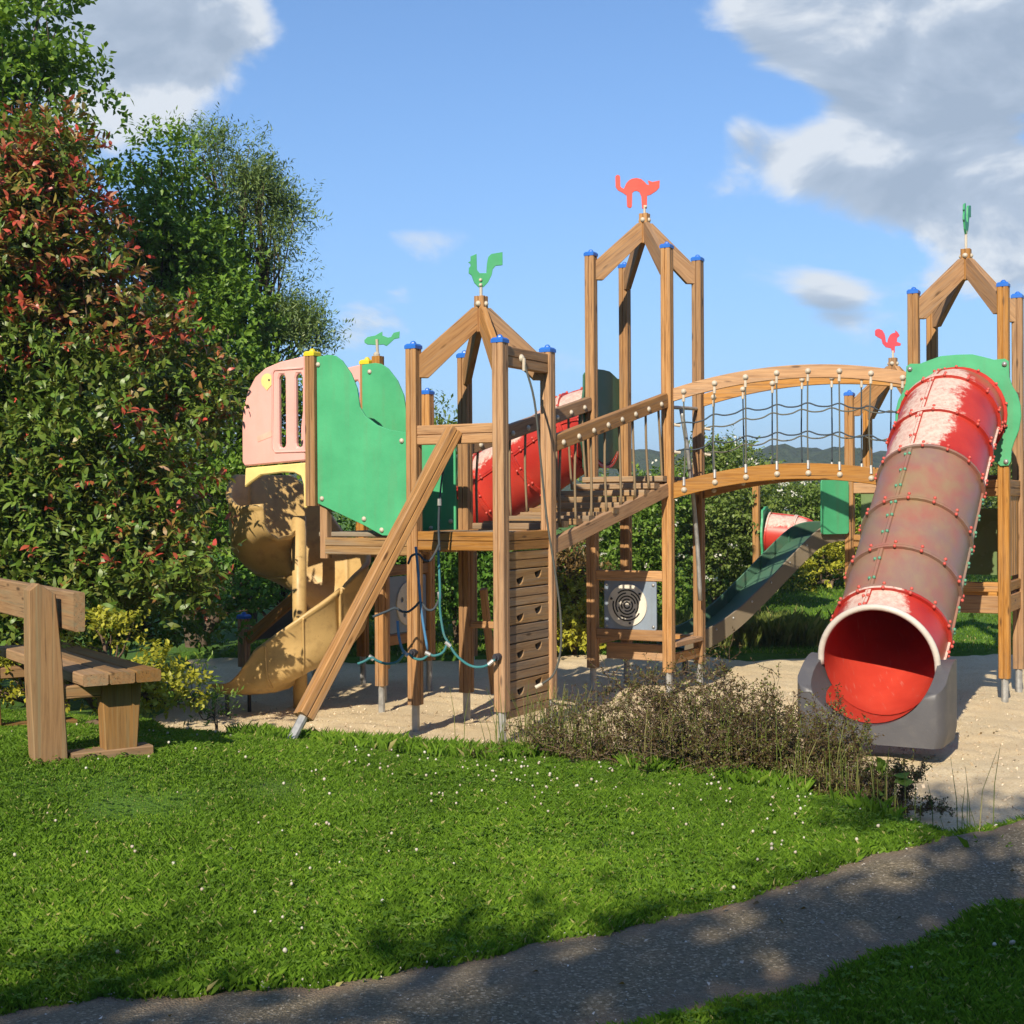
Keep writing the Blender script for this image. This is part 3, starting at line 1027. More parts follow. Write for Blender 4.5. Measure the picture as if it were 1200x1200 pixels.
ROOSTER = [(500, 105), (538, 88), (540, 190), (556, 211), (600, 210), (604, 150), (612, 108), (632, 88), (704, 75), (704, 158), (660, 163), (641, 185),
           (634, 222), (610, 270), (580, 300), (550, 300), (522, 272), (505, 225), (487, 212), (489, 178), (500, 165), (498, 150), (484, 143), (500, 134)]
CAT = [(380, 42), (386, 33), (397, 29), (408, 33), (413, 42), (415, 110), (424, 121), (440, 128), (455, 92), (475, 70), (500, 58), (530, 55), (560, 63), (585, 84), (600, 102),
       (616, 107), (607, 74), (640, 86), (690, 77), (688, 125), (668, 148), (625, 175), (602, 180), (600, 268), (584, 275), (566, 268), (561, 185), (548, 154), (530, 145),
       (512, 146), (498, 158), (495, 252), (487, 263), (474, 263), (461, 252), (458, 175), (430, 155), (397, 137), (382, 113)]
SQUIRREL = [(195, 948), (205, 937), (222, 935), (245, 946), (260, 972), (266, 1000), (268, 1025), (278, 1035), (284, 1005), (296, 982), (312, 970), (332, 966), (332, 948), (350, 966), (362, 989),
            (345, 1004), (343, 1030), (370, 1043), (368, 1058), (330, 1060), (328, 1105), (312, 1111), (303, 1075), (268, 1066), (246, 1040), (238, 1008), (212, 992), (196, 980)]
FISH = [(890, 235), (910, 215), (960, 205), (985, 190), (1005, 180), (1005, 205), (1040, 218), (1060, 213), (1075, 187), (1115, 178), (1112, 220), (1080, 227), (1050, 255), (1030, 272),
        (1012, 262), (960, 265), (910, 262), (892, 250)]

# ------------------------------------------------------------------ tower with the green rooster vane
A = Tower(-.086, 10.6, 'rooster_tower', 'open wooden tower with green rooster vane and plank climbing wall')
for a, b in ((0, 0), (1, 0), (0, 1), (1, 1)):
    A.post(a, b, 2.90)
A.roof(2.90)
A.vane(ROOSTER, (565, 303), .00128, 3.34, 'vane_green', yaw=4, bolts=((562, 255), (562, 287)))
A.deck_frame(1.43)
A.deck(1.425)
A.rail(0, 0, 1, 0, 2.20, .155, .06, groove=True)                # breast rail on the net side
A.rail(0, 0, 0, 1, 2.80, .16, .06, groove=True)                 # top beam that carries the rope
bolt(A.pt(0, .36, 2.80) - U * .031, -U, A.root, r=.03)
A.rail(1, 1, 0, 1, .62, .06, .03)
wall = thing('climbing_wall', '', '', A.pt(0, .5, .1))
wall.parent = A.root; wall.matrix_basis = WORLD[A.root.name].inverted() @ WORLD[wall.name]
nz = 9
for i in range(nz):
    z = 1.27 - .146 * (i + .5) + .005
    p, q = A.pt(0, .065, z), A.pt(0, .935, z)
    Lp = (q - p).length
    if i in (1, 3, 5, 7):
        h = .069
        hole = lambda cx, cz: [(cx + .056 * math.cos(q), cz + .018 + .056 * math.sin(q)) for q in [math.pi * (1.06 + .98 * k / 11) for k in range(12)]]
        prism('plank', [(-Lp / 2, -h), (Lp / 2, -h), (Lp / 2, h), (-Lp / 2, h)], .045, (p + q) / 2, V, Z3, 'weathered_wood', wall,
              holes=(hole(-Lp * .2, -.012), hole(Lp * .24, .028)), bevel=.004)
    else:
        beam('plank', p, q, .045, .138, 'weathered_wood', wall, groove=True)
prism('hole_shade_board', [(-Lp / 2, -.62), (Lp / 2, -.62), (Lp / 2, .64), (-Lp / 2, .64)], .012, A.pt(0, .5, .63) + U * .04, V, Z3, 'bark', wall)  # added board, coloured dark to stand for the shade inside the handholds
beam('brace', at(566, 690, 12.0), at(578, 812, 12.3), .06, .06, 'larch_wood', A.root)

# ------------------------------------------------------------------ hanging rope
t = thing('climbing_rope', 'long grey rope hanging beside the plank climbing wall', 'rope', at(640, 798, 10.75))
rp = [A.pt(0, .36, 2.77) - U * .055, at(627, 470, 10.8), at(634, 540, 10.8), at(641, 610, 10.78), at(650, 670, 10.76), at(656, 720, 10.75), at(656, 762, 10.74), at(648, 790, 10.72), at(634, 802, 10.70)]
rope('rope', rp, .009, 'grey_rope', t, 6)
m = MB(); m.tube([rp[0] + Z3 * .03, rp[0] - Z3 * .07], .014, 8); m.build('rope_clamp', 'white_plastic', t)
m = MB(); m.tube([at(634, 802, 10.70), at(626, 806, 10.69)], .014, 8); m.build('rope_clamp', 'white_plastic', t)

# ------------------------------------------------------------------ raked beam and rope net in front of the rooster tower
foot = Vector((-1.485, 9.3, .10)); top = A.pt(.5, 0, 2.22) - V * .045
d = (top - foot).normalized()
t = thing('raking_beam', 'long grooved beam leaning from the lawn edge against the rooster tower', 'beam', foot)
o = beam('timber', foot + d * .12, top, .115, .115, 'larch_wood', t, up=-V + U * .4, groove=True)
m = MB(); m.tube([foot - d * .2, foot + d * .16], .034, 10); m.build('steel_foot', 'galvanised_steel', o)

t = thing('rope_net', 'blue and teal rope climbing net slung below the raking beam', 'rope net', at(510, 775, 10.5))
YN = 10.55
rope('rope', [A.pt(.68, 0, 1.28) - V * .05, at(515, 690, YN), at(515, 715, YN), at(519, 742, YN), at(524, 752, YN)], .011, 'teal_rope', t)
rope('rope', [at(524, 752, YN), at(534, 768, YN), at(550, 780, YN), at(566, 781, YN - .03), at(579, 773, YN - .06)], .011, 'teal_rope', t)
rope('rope', [at(524, 752, YN), at(518, 764, YN), at(508, 768, YN), at(502, 766, YN)], .011, 'teal_rope', t)
rope('rope', [at(500, 761, YN), at(494, 722, YN), at(491, 690, YN), at(489, 662, YN), at(487, 640, YN)], .011, 'blue_rope', t)
rope('rope', [at(502, 766, YN), at(494, 772, YN), at(484, 771, YN), at(478, 766, YN), at(472, 766, YN)], .011, 'teal_rope', t)
rope('rope', [at(478, 660, YN - .05), at(482, 651, YN), at(490, 649, YN), at(497, 656, YN), at(504, 656, YN), at(511, 645, YN), at(514, 638, YN)], .010, 'dark_rope', t)
rope('rope', [at(470, 716, YN), at(478, 716, YN), at(486, 710, YN), at(492, 705, YN), at(500, 714, YN), at(508, 713, YN), at(514, 702, YN)], .010, 'dark_rope', t)
rope('rope', [at(465, 727, YN - .1), at(466, 742, YN - .1), at(469, 757, YN - .1), at(473, 766, YN - .08)], .011, 'blue_rope', t)
rope('rope', [at(472, 766, YN - .08), at(464, 775, YN - .1), at(452, 777, YN - .12), at(442, 774, YN - .14), at(434, 770, YN - .15), at(426, 774, YN - .15), at(418, 777, YN - .15)], .011, 'teal_rope', t)
rope('rope', [at(470, 716, YN), at(462, 712, YN - .02), at(452, 716, YN - .05), at(436, 722, YN - .1)], .010, 'dark_rope', t)
for (x, y, x2, y2, dy) in ((577, 774, 571, 779, -.06), (497, 764, 503, 767, 0), (437, 772, 431, 768, -.14), (514, 693, 515, 701, 0), (515, 584, 515, 592, -.02), (521, 752, 527, 757, 0), (471, 763, 477, 768, -.06)):
    m = MB(); m.tube([at(x, y, YN + dy), at(x2, y2, YN + dy)], .017, 8); m.build('rope_clamp', 'galvanised_steel', t)
rope('rope', [at(515, 588, YN - .02), at(514, 610, YN), at(514, 628, YN + .02), at(515, 645, YN)], .010, 'dark_rope', t)
rope('rope', [at(522, 540, 10.72), at(518, 560, 10.68), at(515, 588, YN - .02)], .008, 'dark_rope', t)
for p in (at(582, 770, 10.535), at(484, 764, 10.93)):
    m = MB(); m.tube([p + V * .02, p - V * .03], .030, 10); m.tube([p - V * .03, p - V * .05], .018, 8); m.build('anchor_cup', 'dark_board', t)

# ------------------------------------------------------------------ link platform with wavy green boards, between rooster tower and spiral slide
P1, P4 = A.pt(1, 0), A.pt(1, 1)
LK = 1.01
F1, F4 = P1 + U * LK, P4 + U * LK
t = thing('link_platform', 'walkway between wavy green boards beside the pink slide entrance', 'platform', (F1 + P1 + F4 + P4) / 4 + Z3 * GND)
wave = [(.05, 1.43), (.05, 2.225), (.218, 2.253), (.346, 2.298), (.457, 2.372), (.515, 2.45), (.54, 2.60), (.60, 2.73), (.69, 2.84), (.76, 2.885), (.82, 2.897), (.95, 2.887),
        (.95, 1.66), (.9, 1.64), (.474, 1.475), (.30, 1.395), (.12, 1.39)]
for base, inner in ((P1, 0), (P4, 1)):
    n = -V
    w = prism('side_board', [(k * (1 if not inner else 1.07), z) for k, z in wave], .022, base - V * (.012 if not inner else .066), U, Z3, 'green_board', t, bevel=.004)
    for (k, z) in ((.9, 1.70), (.474, 1.53), (.30, 1.44), (.93, 2.82), (.10, 1.5), (.10, 2.16)):
        bolt(base + U * k + Z3 * z + n * (.025 if not inner else .078), n, w, r=.018)
for base in (F1, F4):
    o = beam('post', base + Z3 * 1.64, base + Z3 * 2.90, .098, .098, 'larch_wood', t, up=V, groove=True)
    post_cap(base + Z3 * 2.90, o, 'yellow_cap')
    if base is F1:
        beam('hanger', base - U * .09 + V * .05 + Z3 * 1.2, base - U * .09 + V * .05 + Z3 * 1.70, .075, .075, 'larch_wood', t, up=V)
    else:
        lp = base - U * .09 + V * .06
        leg = beam('leg', lp + Z3 * .03, lp + Z3 * 1.36, .09, .09, 'larch_wood', t, up=V, groove=True)
        m = MB(); m.tube([lp + Z3 * (GND - .12), lp + Z3 * .05], .03, 10); m.build('steel_foot', 'galvanised_steel', leg)
for base in (P1, P4):
    beam('beam', base + U * .05 + Z3 * 1.305, base + U * (LK - .14) + Z3 * 1.305, .055, .14, 'weathered_wood', t, groove=True)
for i in range(6):
    b_ = .07 + (SIDE - .14) / 6 * (i + .5)
    beam('deck_plank', P1 + V * b_ + U * .06 + Z3 * 1.40, P1 + V * b_ + U * LK + Z3 * 1.40, (SIDE - .14) / 6 - .008, .04, 'grey_plank_wood', t)
kb = beam('vane_block', F4 + V * .02 - U * .10 + Z3 * 2.78, F4 + V * .02 - U * .10 + Z3 * 2.965, .085, .085, 'larch_wood', t, up=V)
vb = F4 + V * .02 - U * .10 + Z3 * 2.965
right = Vector((vb.y, -vb.x, 0)).normalized()
vo = prism('weathervane', [((x - 975) * .0014, (265 - y) * .0014) for x, y in FISH], .018, vb + Z3 * .10, right, Z3, 'vane_green', t, bevel=.002)
m = MB(); m.tube([vb - Z3 * .02, vb + Z3 * .15 - V * .014], .013, 8); m.ball(vb + Z3 * .01 - V * .02, .03); m.build('vane_pole', 'white_plastic', vo)

# ------------------------------------------------------------------ spiral slide
sc = F1 + U * .62 + V * .60
t = thing('spiral_slide', 'dull yellow spiral slide with pink entrance cheeks beside the red-leaved shrub', 'slide', Vector((sc.x, sc.y, GND)))


def spiral():
    RO, RI = .62, .07
    rows, info = [], []

    def prof(h):
        outer_in = [(RI, .05), (.16, .012), (.36, 0), (.50, .035), (.575, .12), (.59, .22), (.59, h - .01), (.605, h)]
        outer_out = [(.64, h), (.645, h - .03), (.622, h - .05), (.62, .22), (.60, .08), (.52, -.01), (.36, -.04), (.16, -.03), (RI, 0.0)]
        return outer_in + outer_out
    N = 72
    T0, T1 = -.15, 2 * math.pi
    for i in range(N + 1):
        th = T0 + (T1 - T0) * i / N
        z = 1.37 - 1.33 * max(0, th) / (2 * math.pi)
        h = float(np.interp(th, [-.15, .3, .8, 1.3, 2.4, 2.9, 3.3, 4.0, 4.7, 5.5, 6.28], [1.66, 1.64, 1.74, 1.93, 1.93, 1.62, 1.30, 1.20, 1.05, .74, .40])) - z
        dr = -V * math.cos(th) + U * math.sin(th)
        rows.append([sc + dr * r + Z3 * (z + y) for r, y in prof(h)])
    # run-out, straight on along U
    dr = -V
    for j in range(1, 9):
        k = j / 8
        z = .04 - .05 * math.sin(k * math.pi / 2)
        h = .36 - .27 * math.sin(min(1, k * 1.5) * math.pi / 2)
        pr = [(r, y if y < .2 or h > .3 else min(y, h)) for r, y in prof(max(h, .26))]
        rows.append([sc + dr * r + U * (.52 * k) + Z3 * (z + min(y, h)) for r, y in pr])
    cut = [0, 20, 39, 58, len(rows) - 1]
    for a, b in zip(cut[:-1], cut[1:]):
        m = MB(); m.grid(rows[a:b + 1], close=True)
        n = len(rows[0])
        m.f.append(tuple(range(n))); m.f.append(tuple((b - a) * n + i for i in reversed(range(n))))
        o = m.build('slide_section', 'yellow_shell', t, smooth=False)
        o.data.shade_auto_smooth(angle=math.radians(40)) if hasattr(o.data, 'shade_auto_smooth') else o.data.shade_smooth()
        # joint flange at the end of the section: a rib outside the wall
        if b != cut[-1]:
            r = MB()
            for q in range(8, 15):
                pass
            ring = [rows[b][q] for q in range(8, 16)]
            c = sum(ring, Vector()) / len(ring)
            r.tube([p + (p - Vector((sc.x, sc.y, p.z))).normalized() * .006 for p in ring], .016, 6)
            r.build('flange', 'yellow_shell', o, smooth=True)
    # ribs on the run-out wall
    for j in (64, 70):
        r = MB(); r.tube([rows[j][q] + dr * .004 for q in range(9, 14)], .012, 6); r.build('rib', 'yellow_shell', o, smooth=True)
    for j in (len(rows) - 2,):
        for rr in (.2, .5):
            p = sc + dr * rr + U * .42
            m = MB(); m.tube([p + Z3 * (GND - .1), p - Z3 * .03], .018, 8); m.build('leg', 'dark_board', t)


spiral()
m = MB(); m.tube([sc + Z3 * (GND - .1), sc + Z3 * 1.55], .065, 16); m.build('centre_pole', 'yellow_shell', t, smooth=True)
for base, rear in ((F1, 0), (F4, 1)):
    off = V * (.0 if not rear else 0)
    # D-shaped cheek: k along U from the post, z up
    W = .74
    ol = [(.055, 2.02), (W - .03, 1.985)] + [(W, 2.02), (W, 2.36)] + [(W - .02, 2.50), (W - .07, 2.64), (W - .15, 2.75), (W - .26, 2.82), (W - .42, 2.865), (.055, 2.90)]
    slot = lambda x: [(x - .035, 2.17)] + [(x - .024, 2.135), (x + .024, 2.135), (x + .035, 2.17), (x + .035, 2.72), (x + .024, 2.755), (x - .024, 2.755), (x - .035, 2.72)]
    ck = prism('cheek', ol, .05, base - V * (.01 if not rear else -.01), U, Z3, 'pink_shell', t, holes=(slot(.12), slot(.30)), bevel=.012)
    # raised border round the slots
    bd = MB()
    fr = [(.045 + .0, 2.10), (.37, 2.10), (.395, 2.13), (.395, 2.77), (.37, 2.80), (.07, 2.80)]
    bd.tube([base - V * (.036 if not rear else -.036) + U * x + Z3 * z for x, z in fr], .011, 6)
    bd.build('moulding', 'pink_shell', ck, smooth=True)
    if not rear:
        pr = prism('balloon_sticker', [(x, z) for x, z in arc(0, 0, .062, -60, 240, 20)] + [(0, -.082)], .004, base + U * .455 + Z3 * 2.71 - V * .038, U, Z3, 'cream_yellow', ck)
        prism('balloon_mark', arc(0, 0, .009, 0, 340, 10), .004, base + U * .43 + Z3 * 2.715 - V * .0415, U, Z3, 'dark_board', ck)
        prism('faded_sticker', [(.40, 2.235), (.56, 2.19), (.57, 2.235), (.41, 2.285)], .003, base - V * .0365, U, Z3, 'faded_print', ck)
hood = [(.055, 2.005), (W - .03, 1.97), (W - .02, 1.80), (W - .08, 1.84), (W - .2, 1.905), (.30, 1.925), (.18, 1.92), (.11, 1.89), (.085, 1.82), (.08, 1.62), (.055, 1.62)]
prism('hood', hood, .045, F1 - V * .008, U, Z3, 'cream_yellow', t, bevel=.01)
prism('hood', hood, .045, F4 + V * .008, U, Z3, 'yellow_shell', t, bevel=.01)

# ------------------------------------------------------------------ low tower behind, with its ramp
E = Tower(-1.22, 12.85, 'low_tower', 'low blue-capped tower with perforated disc panel behind the wavy boards')
for a, b in ((0, 0), (1, 0), (0, 1), (1, 1)):
    E.post(a, b, 2.74, z0=.1)
E.deck_frame(1.28, .13); E.deck(1.275)
E.rail(0, 0, 0, 1, 1.02, .10)
E.rail(0, 0, 0, 1, .36, .10)
pn = prism('play_panel', rrect(-.32, -.27, .32, .27, .03), .018, E.pt(0, .5, .69) - U * .01, V, Z3, 'slate_board', E.root)
ds = prism('disc', arc(0, 0, .21, 0, 350, 30), .012, E.pt(0, .5, .69) - U * .027, V, Z3, 'disc_plastic', pn,
           holes=[arc(.13 * math.cos(q), .13 * math.sin(q), .028, 0, 330, 8) for q in (0.3, 1.55, 2.8, 4.05, 5.3)])
t = thing('access_ramp', 'dark sloping ramp with orange side beam behind the spiral slide', 'ramp', Vector((-2.75, 14.2, GND)))
r0, r1 = E.pt(1, .1, .95), E.pt(1, .1, .30) + U * .90
s0, s1 = E.pt(1, .9, .95), E.pt(1, .9, .30) + U * .90
for p, q in ((r0, r1), (s0, s1)):
    beam('side_beam', p, q, .06, .11, 'larch_wood', t)
    po = beam('post', q + U * .05 + Z3 * -.28, q + U * .05 + Z3 * .21, .095, .095, 'larch_wood', t, up=V, groove=True)
    post_cap(q + U * .05 + Z3 * .21, po, 'blue_cap')
    m = MB(); m.tube([Vector((q.x, q.y, GND - .12)) + U * .05, Vector((q.x, q.y, .06)) + U * .05], .03, 10); m.build('steel_foot', 'galvanised_steel', po)
m = MB()
m.box(frame((r0 + r1 + s0 + s1) / 4 - Z3 * .02, (r1 - r0).normalized(), V), (r1 - r0).length - .05, SIDE * .72, .03)
m.build('ramp_board', 'dark_board', t)

# ------------------------------------------------------------------ tower with the red cat vane
B = Tower(1.487, 13.0, 'cat_tower', 'tall slender wooden tower topped by a red cat vane')
for a, b in ((0, 0), (1, 0), (0, 1), (1, 1)):
    B.post(a, b, 4.07)
B.roof(4.07)
B.vane(CAT, (583, 272), .00141, 4.51, 'vane_red', yaw=0, pole=.05, bolts=((592, 258),))
B.deck_frame(1.86, .13); B.deck(1.90)
B.rail(0, 0, 1, 0, .945, .10); B.rail(0, 0, 1, 0, .375, .105)
B.rail(0, 0, 0, 1, .29, .05, .11); B.rail(0, 0, 0, 1, .15, .10, .04)
B.rail(1, 0, 1, 1, .29, .05, .11); B.rail(0, 1, 1, 1, .29, .05, .11); B.rail(1, .25, 0, .25, .19, .16, .03, inset=.06)
pn = prism('maze_panel', rrect(-.27, -.24, .28, .24, .025), .02, B.pt(.5, 0, .66) - V * .005, -U, Z3, 'slate_board', B.root, bevel=.003)
mc = B.pt(.5, 0, .66) - V * .015 + U * .02
ds = prism('maze_disc', arc(0, 0, .205, 0, 350, 36), .014, mc - V * .007, -U, Z3, 'disc_plastic', pn)
for r, segs in ((.148, ((20, 130), (165, 330))), (.118, ((-40, 70), (95, 215), (235, 300))), (.088, ((10, 160), (190, 340))), (.058, ((60, 215), (245, 400))), (.03, ((0, 340),))):
    for a0, a1 in segs:
        n = max(4, int((a1 - a0) / 15))
        prism('maze_groove', arc(0, 0, r + .0065, a0, a1, n) + arc(0, 0, r - .0065, a1, a0, n), .004, mc - V * .0155, -U, Z3, 'black_groove', ds)
for (x, z) in ((-.24, .2), (.25, .2), (.25, -.2), (-.24, -.2)):
    bolt(B.pt(.5, 0, .66 + z) - U * x - V * .016, -V, pn, 'galvanised_steel', r=.014)
for a_ in (40, 160, 280):
    bolt(mc - U * .175 * math.cos(math.radians(a_)) + Z3 * .175 * math.sin(math.radians(a_)) - V * .016, -V, ds, 'dark_board', r=.010)
# steel slide-pole in the side opening of the cat tower
t = thing('fire_pole', 'grey steel slide pole hung inside the cat tower', 'pole', at(834, 700, 13.55))
m = MB()
m.tube([B.pt(0, .06, 2.56), B.pt(0, .93, 2.585)], .018, 8)
m.build('cross_bar', 'galvanised_steel', t)
m = MB(); m.tube(smooth_path([at(799, 481, 13.15), at(805, 520, 13.2), at(811, 570, 13.3), at(817, 640, 13.42), at(820, 705, 13.5)], 4), .021, 8)
m.build('pole', 'galvanised_steel', t, smooth=True)

# ------------------------------------------------------------------ rope bridge from rooster tower up to cat tower
t = thing('rope_bridge', 'sloping plank bridge hung on ropes between rooster tower and cat tower', 'bridge', (A.pt(.5, 1) + B.pt(.5, 0)) / 2 + Z3 * GND)
N0, N1 = A.pt(0, 1), B.pt(0, 0)
K0, K1 = A.pt(1, 1), B.pt(1, 0)
for p, q, near in ((N0, N1, 1), (K0, K1, 0)):
    dd = (q - p).normalized()
    nrm = Vector((dd.y, -dd.x, 0))
    ra, rb = p + dd * .05 + Z3 * 2.14, q - dd * .05 + Z3 * 2.62
    hr = beam('handrail', ra, rb, .065, .135, 'larch_wood', t)
    beam('stringer', p + dd * .05 + Z3 * 1.29, q - dd * .05 + Z3 * 1.77, .06, .13, 'larch_wood', t)
    for i in range(8):
        f = (i + .55) / 8.1
        pp = ra.lerp(rb, f)
        bolt(pp + nrm * .033 - Z3 * .015, nrm, hr, r=.022)
        pl = p.lerp(q, f + .012) + Z3 * (1.47 + .45 * f - .10 * math.sin(math.pi * f))
        jj = random.uniform(-.02, .02)
        rope('rope', [pp - Z3 * .06, pp.lerp(pl, .5) + dd * jj, pl], .012, 'tan_rope', t)
n = 11
for i in range(n):
    f = (i + .5) / n
    z = 1.45 + .46 * f - .10 * math.sin(math.pi * f)
    p = N0.lerp(N1, f) + Z3 * z; q = K0.lerp(K1, f) + Z3 * z
    e = (q - p).normalized() * random.uniform(-.04, .02)
    beam('plank', p + e, q - e, .125, .055, 'weathered_wood', t)

# ------------------------------------------------------------------ tower on the right with its tube slide
Cc = Tower(4.47, 12.4, 'vane_tower', 'wooden tower carrying the long tube slide and a narrow green vane')
for a, b in ((0, 0), (1, 0), (0, 1), (1, 1)):
    Cc.post(a, b, 3.59)
Cc.roof(3.59)
Cc.vane(ROOSTER, (565, 303), .00135, 4.03, 'vane_green', yaw=78, pole=.14)
Cc.deck_frame(1.84, .15); Cc.deck(1.885)
Cc.rail(0, 0, 1, 0, .86, .09); Cc.rail(0, 0, 1, 0, .70, .16)
Cc.rail(0, 0, 0, 1, .86, .09); Cc.rail(0, 0, 0, 1, .70, .16); Cc.rail(0, 1, 1, 1, .70, .16); Cc.rail(1, 0, 1, 1, .70, .16)
Cc.rail(0, 0, 0, 1, 2.62, .12, .05)
for i in range(5):
    b_ = (.08 + .128 * (i + .5)) / SIDE
    beam('wall_plank', Cc.pt(0, b_, .95), Cc.pt(0, b_, 1.74), .03, .12, 'larch_wood', Cc.root, up=V)
pn = prism('back_panel', rrect(-.30, -.32, .30, .32, .03), .02, Cc.pt(.5, 1, 1.25), -U, Z3, 'olive_window', Cc.root)
m = MB()
for a_, b_ in (((-.32, -.34), (-.32, .34)), ((.32, -.34), (.32, .34))):
    m.tube([Cc.pt(.5, 1, 1.25 + a_[1]) - U * a_[0] - V * .02, Cc.pt(.5, 1, 1.25 + b_[1]) - U * b_[0] - V * .02], .014, 6)
m.build('panel_frame', 'white_plastic', pn)

hp = [(0, 2.99), (.14, 2.985), (.24, 2.955), (.33, 2.925), (.42, 2.93), (.455, 2.905), (.46, 2.76), (.485, 2.68), (.53, 2.60), (.555, 2.50), (.56, 2.40), (.54, 2.28), (.50, 2.18), (.475, 2.10),
      (.47, 2.0), (.45, 1.965), (.38, 1.96), (.34, 2.0)]
lobed = hp + [(-x, z) for x, z in reversed(hp[1:])]


def tube_path(pts, step=.05):
    P = smooth_path(pts, 14)
    out = [P[0]]; acc = 0
    for a, b in zip(P[:-1], P[1:]):
        acc += (b - a).length
        if acc >= step:
            out.append(b); acc = 0
    return out


def tube_slide(t, path, r, side, cuts, mats, seams=(104, -22, 215), bolt_mats=('red_bolt', 'green_bolt'), nseg=40, bolts_on=True, open_end=False):
    """tube slide as separate bolted sections; cuts are distances along the path"""
    Ls = [0]
    for a, b in zip(path[:-1], path[1:]): Ls.append(Ls[-1] + (b - a).length)
    fr = []
    for i, p in enumerate(path):
        tg = (path[min(i + 1, len(path) - 1)] - path[max(i - 1, 0)]).normalized()
        fr.append((p, tg, side, side.cross(tg).normalized() if side.cross(tg).z > 0 else tg.cross(side).normalized()))

    def ring(i, rad):
        p, tg, s, up = fr[i]
        return [p + (s * math.cos(2 * math.pi * k / nseg) + up * math.sin(2 * math.pi * k / nseg)) * rad for k in range(nseg)]

    def pos(i, ang, rad):
        p, tg, s, up = fr[i]
        a = math.radians(ang)
        return p + (s * math.cos(a) + up * math.sin(a)) * rad
    idx = [min(range(len(Ls)), key=lambda q: abs(Ls[q] - c)) for c in cuts]
    for (a, b), mt in zip(zip(idx[:-1], idx[1:]), mats):
        m = MB()
        m.grid([ring(i, r) for i in range(a, b + 1)], close=True)
        o = m.build('tube_section', mt, t, smooth=True)
        m = MB()
        m.grid([ring(i, r - .016) for i in range(a, b + 1)], close=True)
        m.build('inner_lining', 'red_inner_shell', o, smooth=True)
        for e in (a, b):
            if open_end and e == len(path) - 1: continue
            m = MB()
            p, tg, s, up = fr[e]
            sh = .012 if e == a else -.012
            R0 = [q + tg * (sh - .011) for q in ring(e, r - .002)]; R1 = [q + tg * (sh - .011) for q in ring(e, r + .026)]
            R2 = [q + tg * (sh + .011) for q in ring(e, r + .026)]; R3 = [q + tg * (sh + .011) for q in ring(e, r - .002)]
            m.grid([R0, R1, R2, R3], close=True)
            m.build('flange', mt, o)
            if bolts_on:
                m = MB()
                for k in range(14):
                    q = pos(e, 12 + k * 360 / 14, r + .028) + tg * (sh * 2.0)
                    m.ball(q, .0145, 6, 4)
                tag(m.build('flange_bolts', bolt_mats[0], o, smooth=True), kind='stuff')
        for an in seams:
            m = MB()
            rows = []
            for i in range(a, b + 1):
                rows.append([pos(i, an - 3.2, r - .003), pos(i, an - 2.8, r + .016), pos(i, an - .2, r + .018), pos(i, an, r + .008), pos(i, an + .2, r + .018), pos(i, an + 2.8, r + .016), pos(i, an + 3.2, r - .003)])
            m.grid(rows)
            m.build('seam', mt, o)
            if bolts_on:
                m = MB()
                steps = max(2, int((Ls[b] - Ls[a]) / .17))
                for j in range(steps):
                    i = a + int((b - a) * (j + .5) / steps)
                    for w in (-2.4, 2.4):
                        m.ball(pos(i, an + w, r + .02), .0145, 6, 4)
                tag(m.build('seam_bolts', bolt_mats[1] if 'smoky' in mt else bolt_mats[0], o, smooth=True), kind='stuff')
    return fr, Ls, pos


c0 = Cc.pt(.5, 0, 0) - V * .03
t = thing('tube_slide', 'bleached red and smoky tube slide ending in a grey mouth', 'slide', c0 - V * 2.9 + Z3 * GND)
pl = prism('entry_board', lobed, .022, c0 - V * .03, -U, Z3, 'green_board', t, bevel=.004)
for (x, z) in ((-.42, 2.88), (.42, 2.88), (.43, 2.0), (-.43, 2.0)):
    bolt(c0 - V * .045 - U * x + Z3 * z, -V, pl, 'galvanised_steel', r=.02)
kz = [(.045, 2.43), (.28, 2.41), (.55, 2.27), (1.0, 1.93), (1.55, 1.48), (2.1, 1.03), (2.45, .74), (2.70, .565), (2.88, .485), (3.0, .458)]
path1 = tube_path([c0 - V * k + Z3 * z for k, z in kz])
fr, Ls, pos = tube_slide(t, path1, .42, -U, (0, .33, .84, 1.36, 2.01, 2.58, 3.10, 9), ('bleached_red_shell', 'bleached_red_shell', 'bleached_red_shell', 'smoky_shell', 'smoky_shell', 'smoky_shell', 'bleached_red_shell'), seams=(104, -12, 215), open_end=True)
pe = path1[-1]
m = MB()
m.tube([pos(len(path1) - 1, a_, .425) for a_ in range(-8, 190, 6)], .024, 8)
m.build('mouth_rim', 'pale_rim', t, smooth=True)


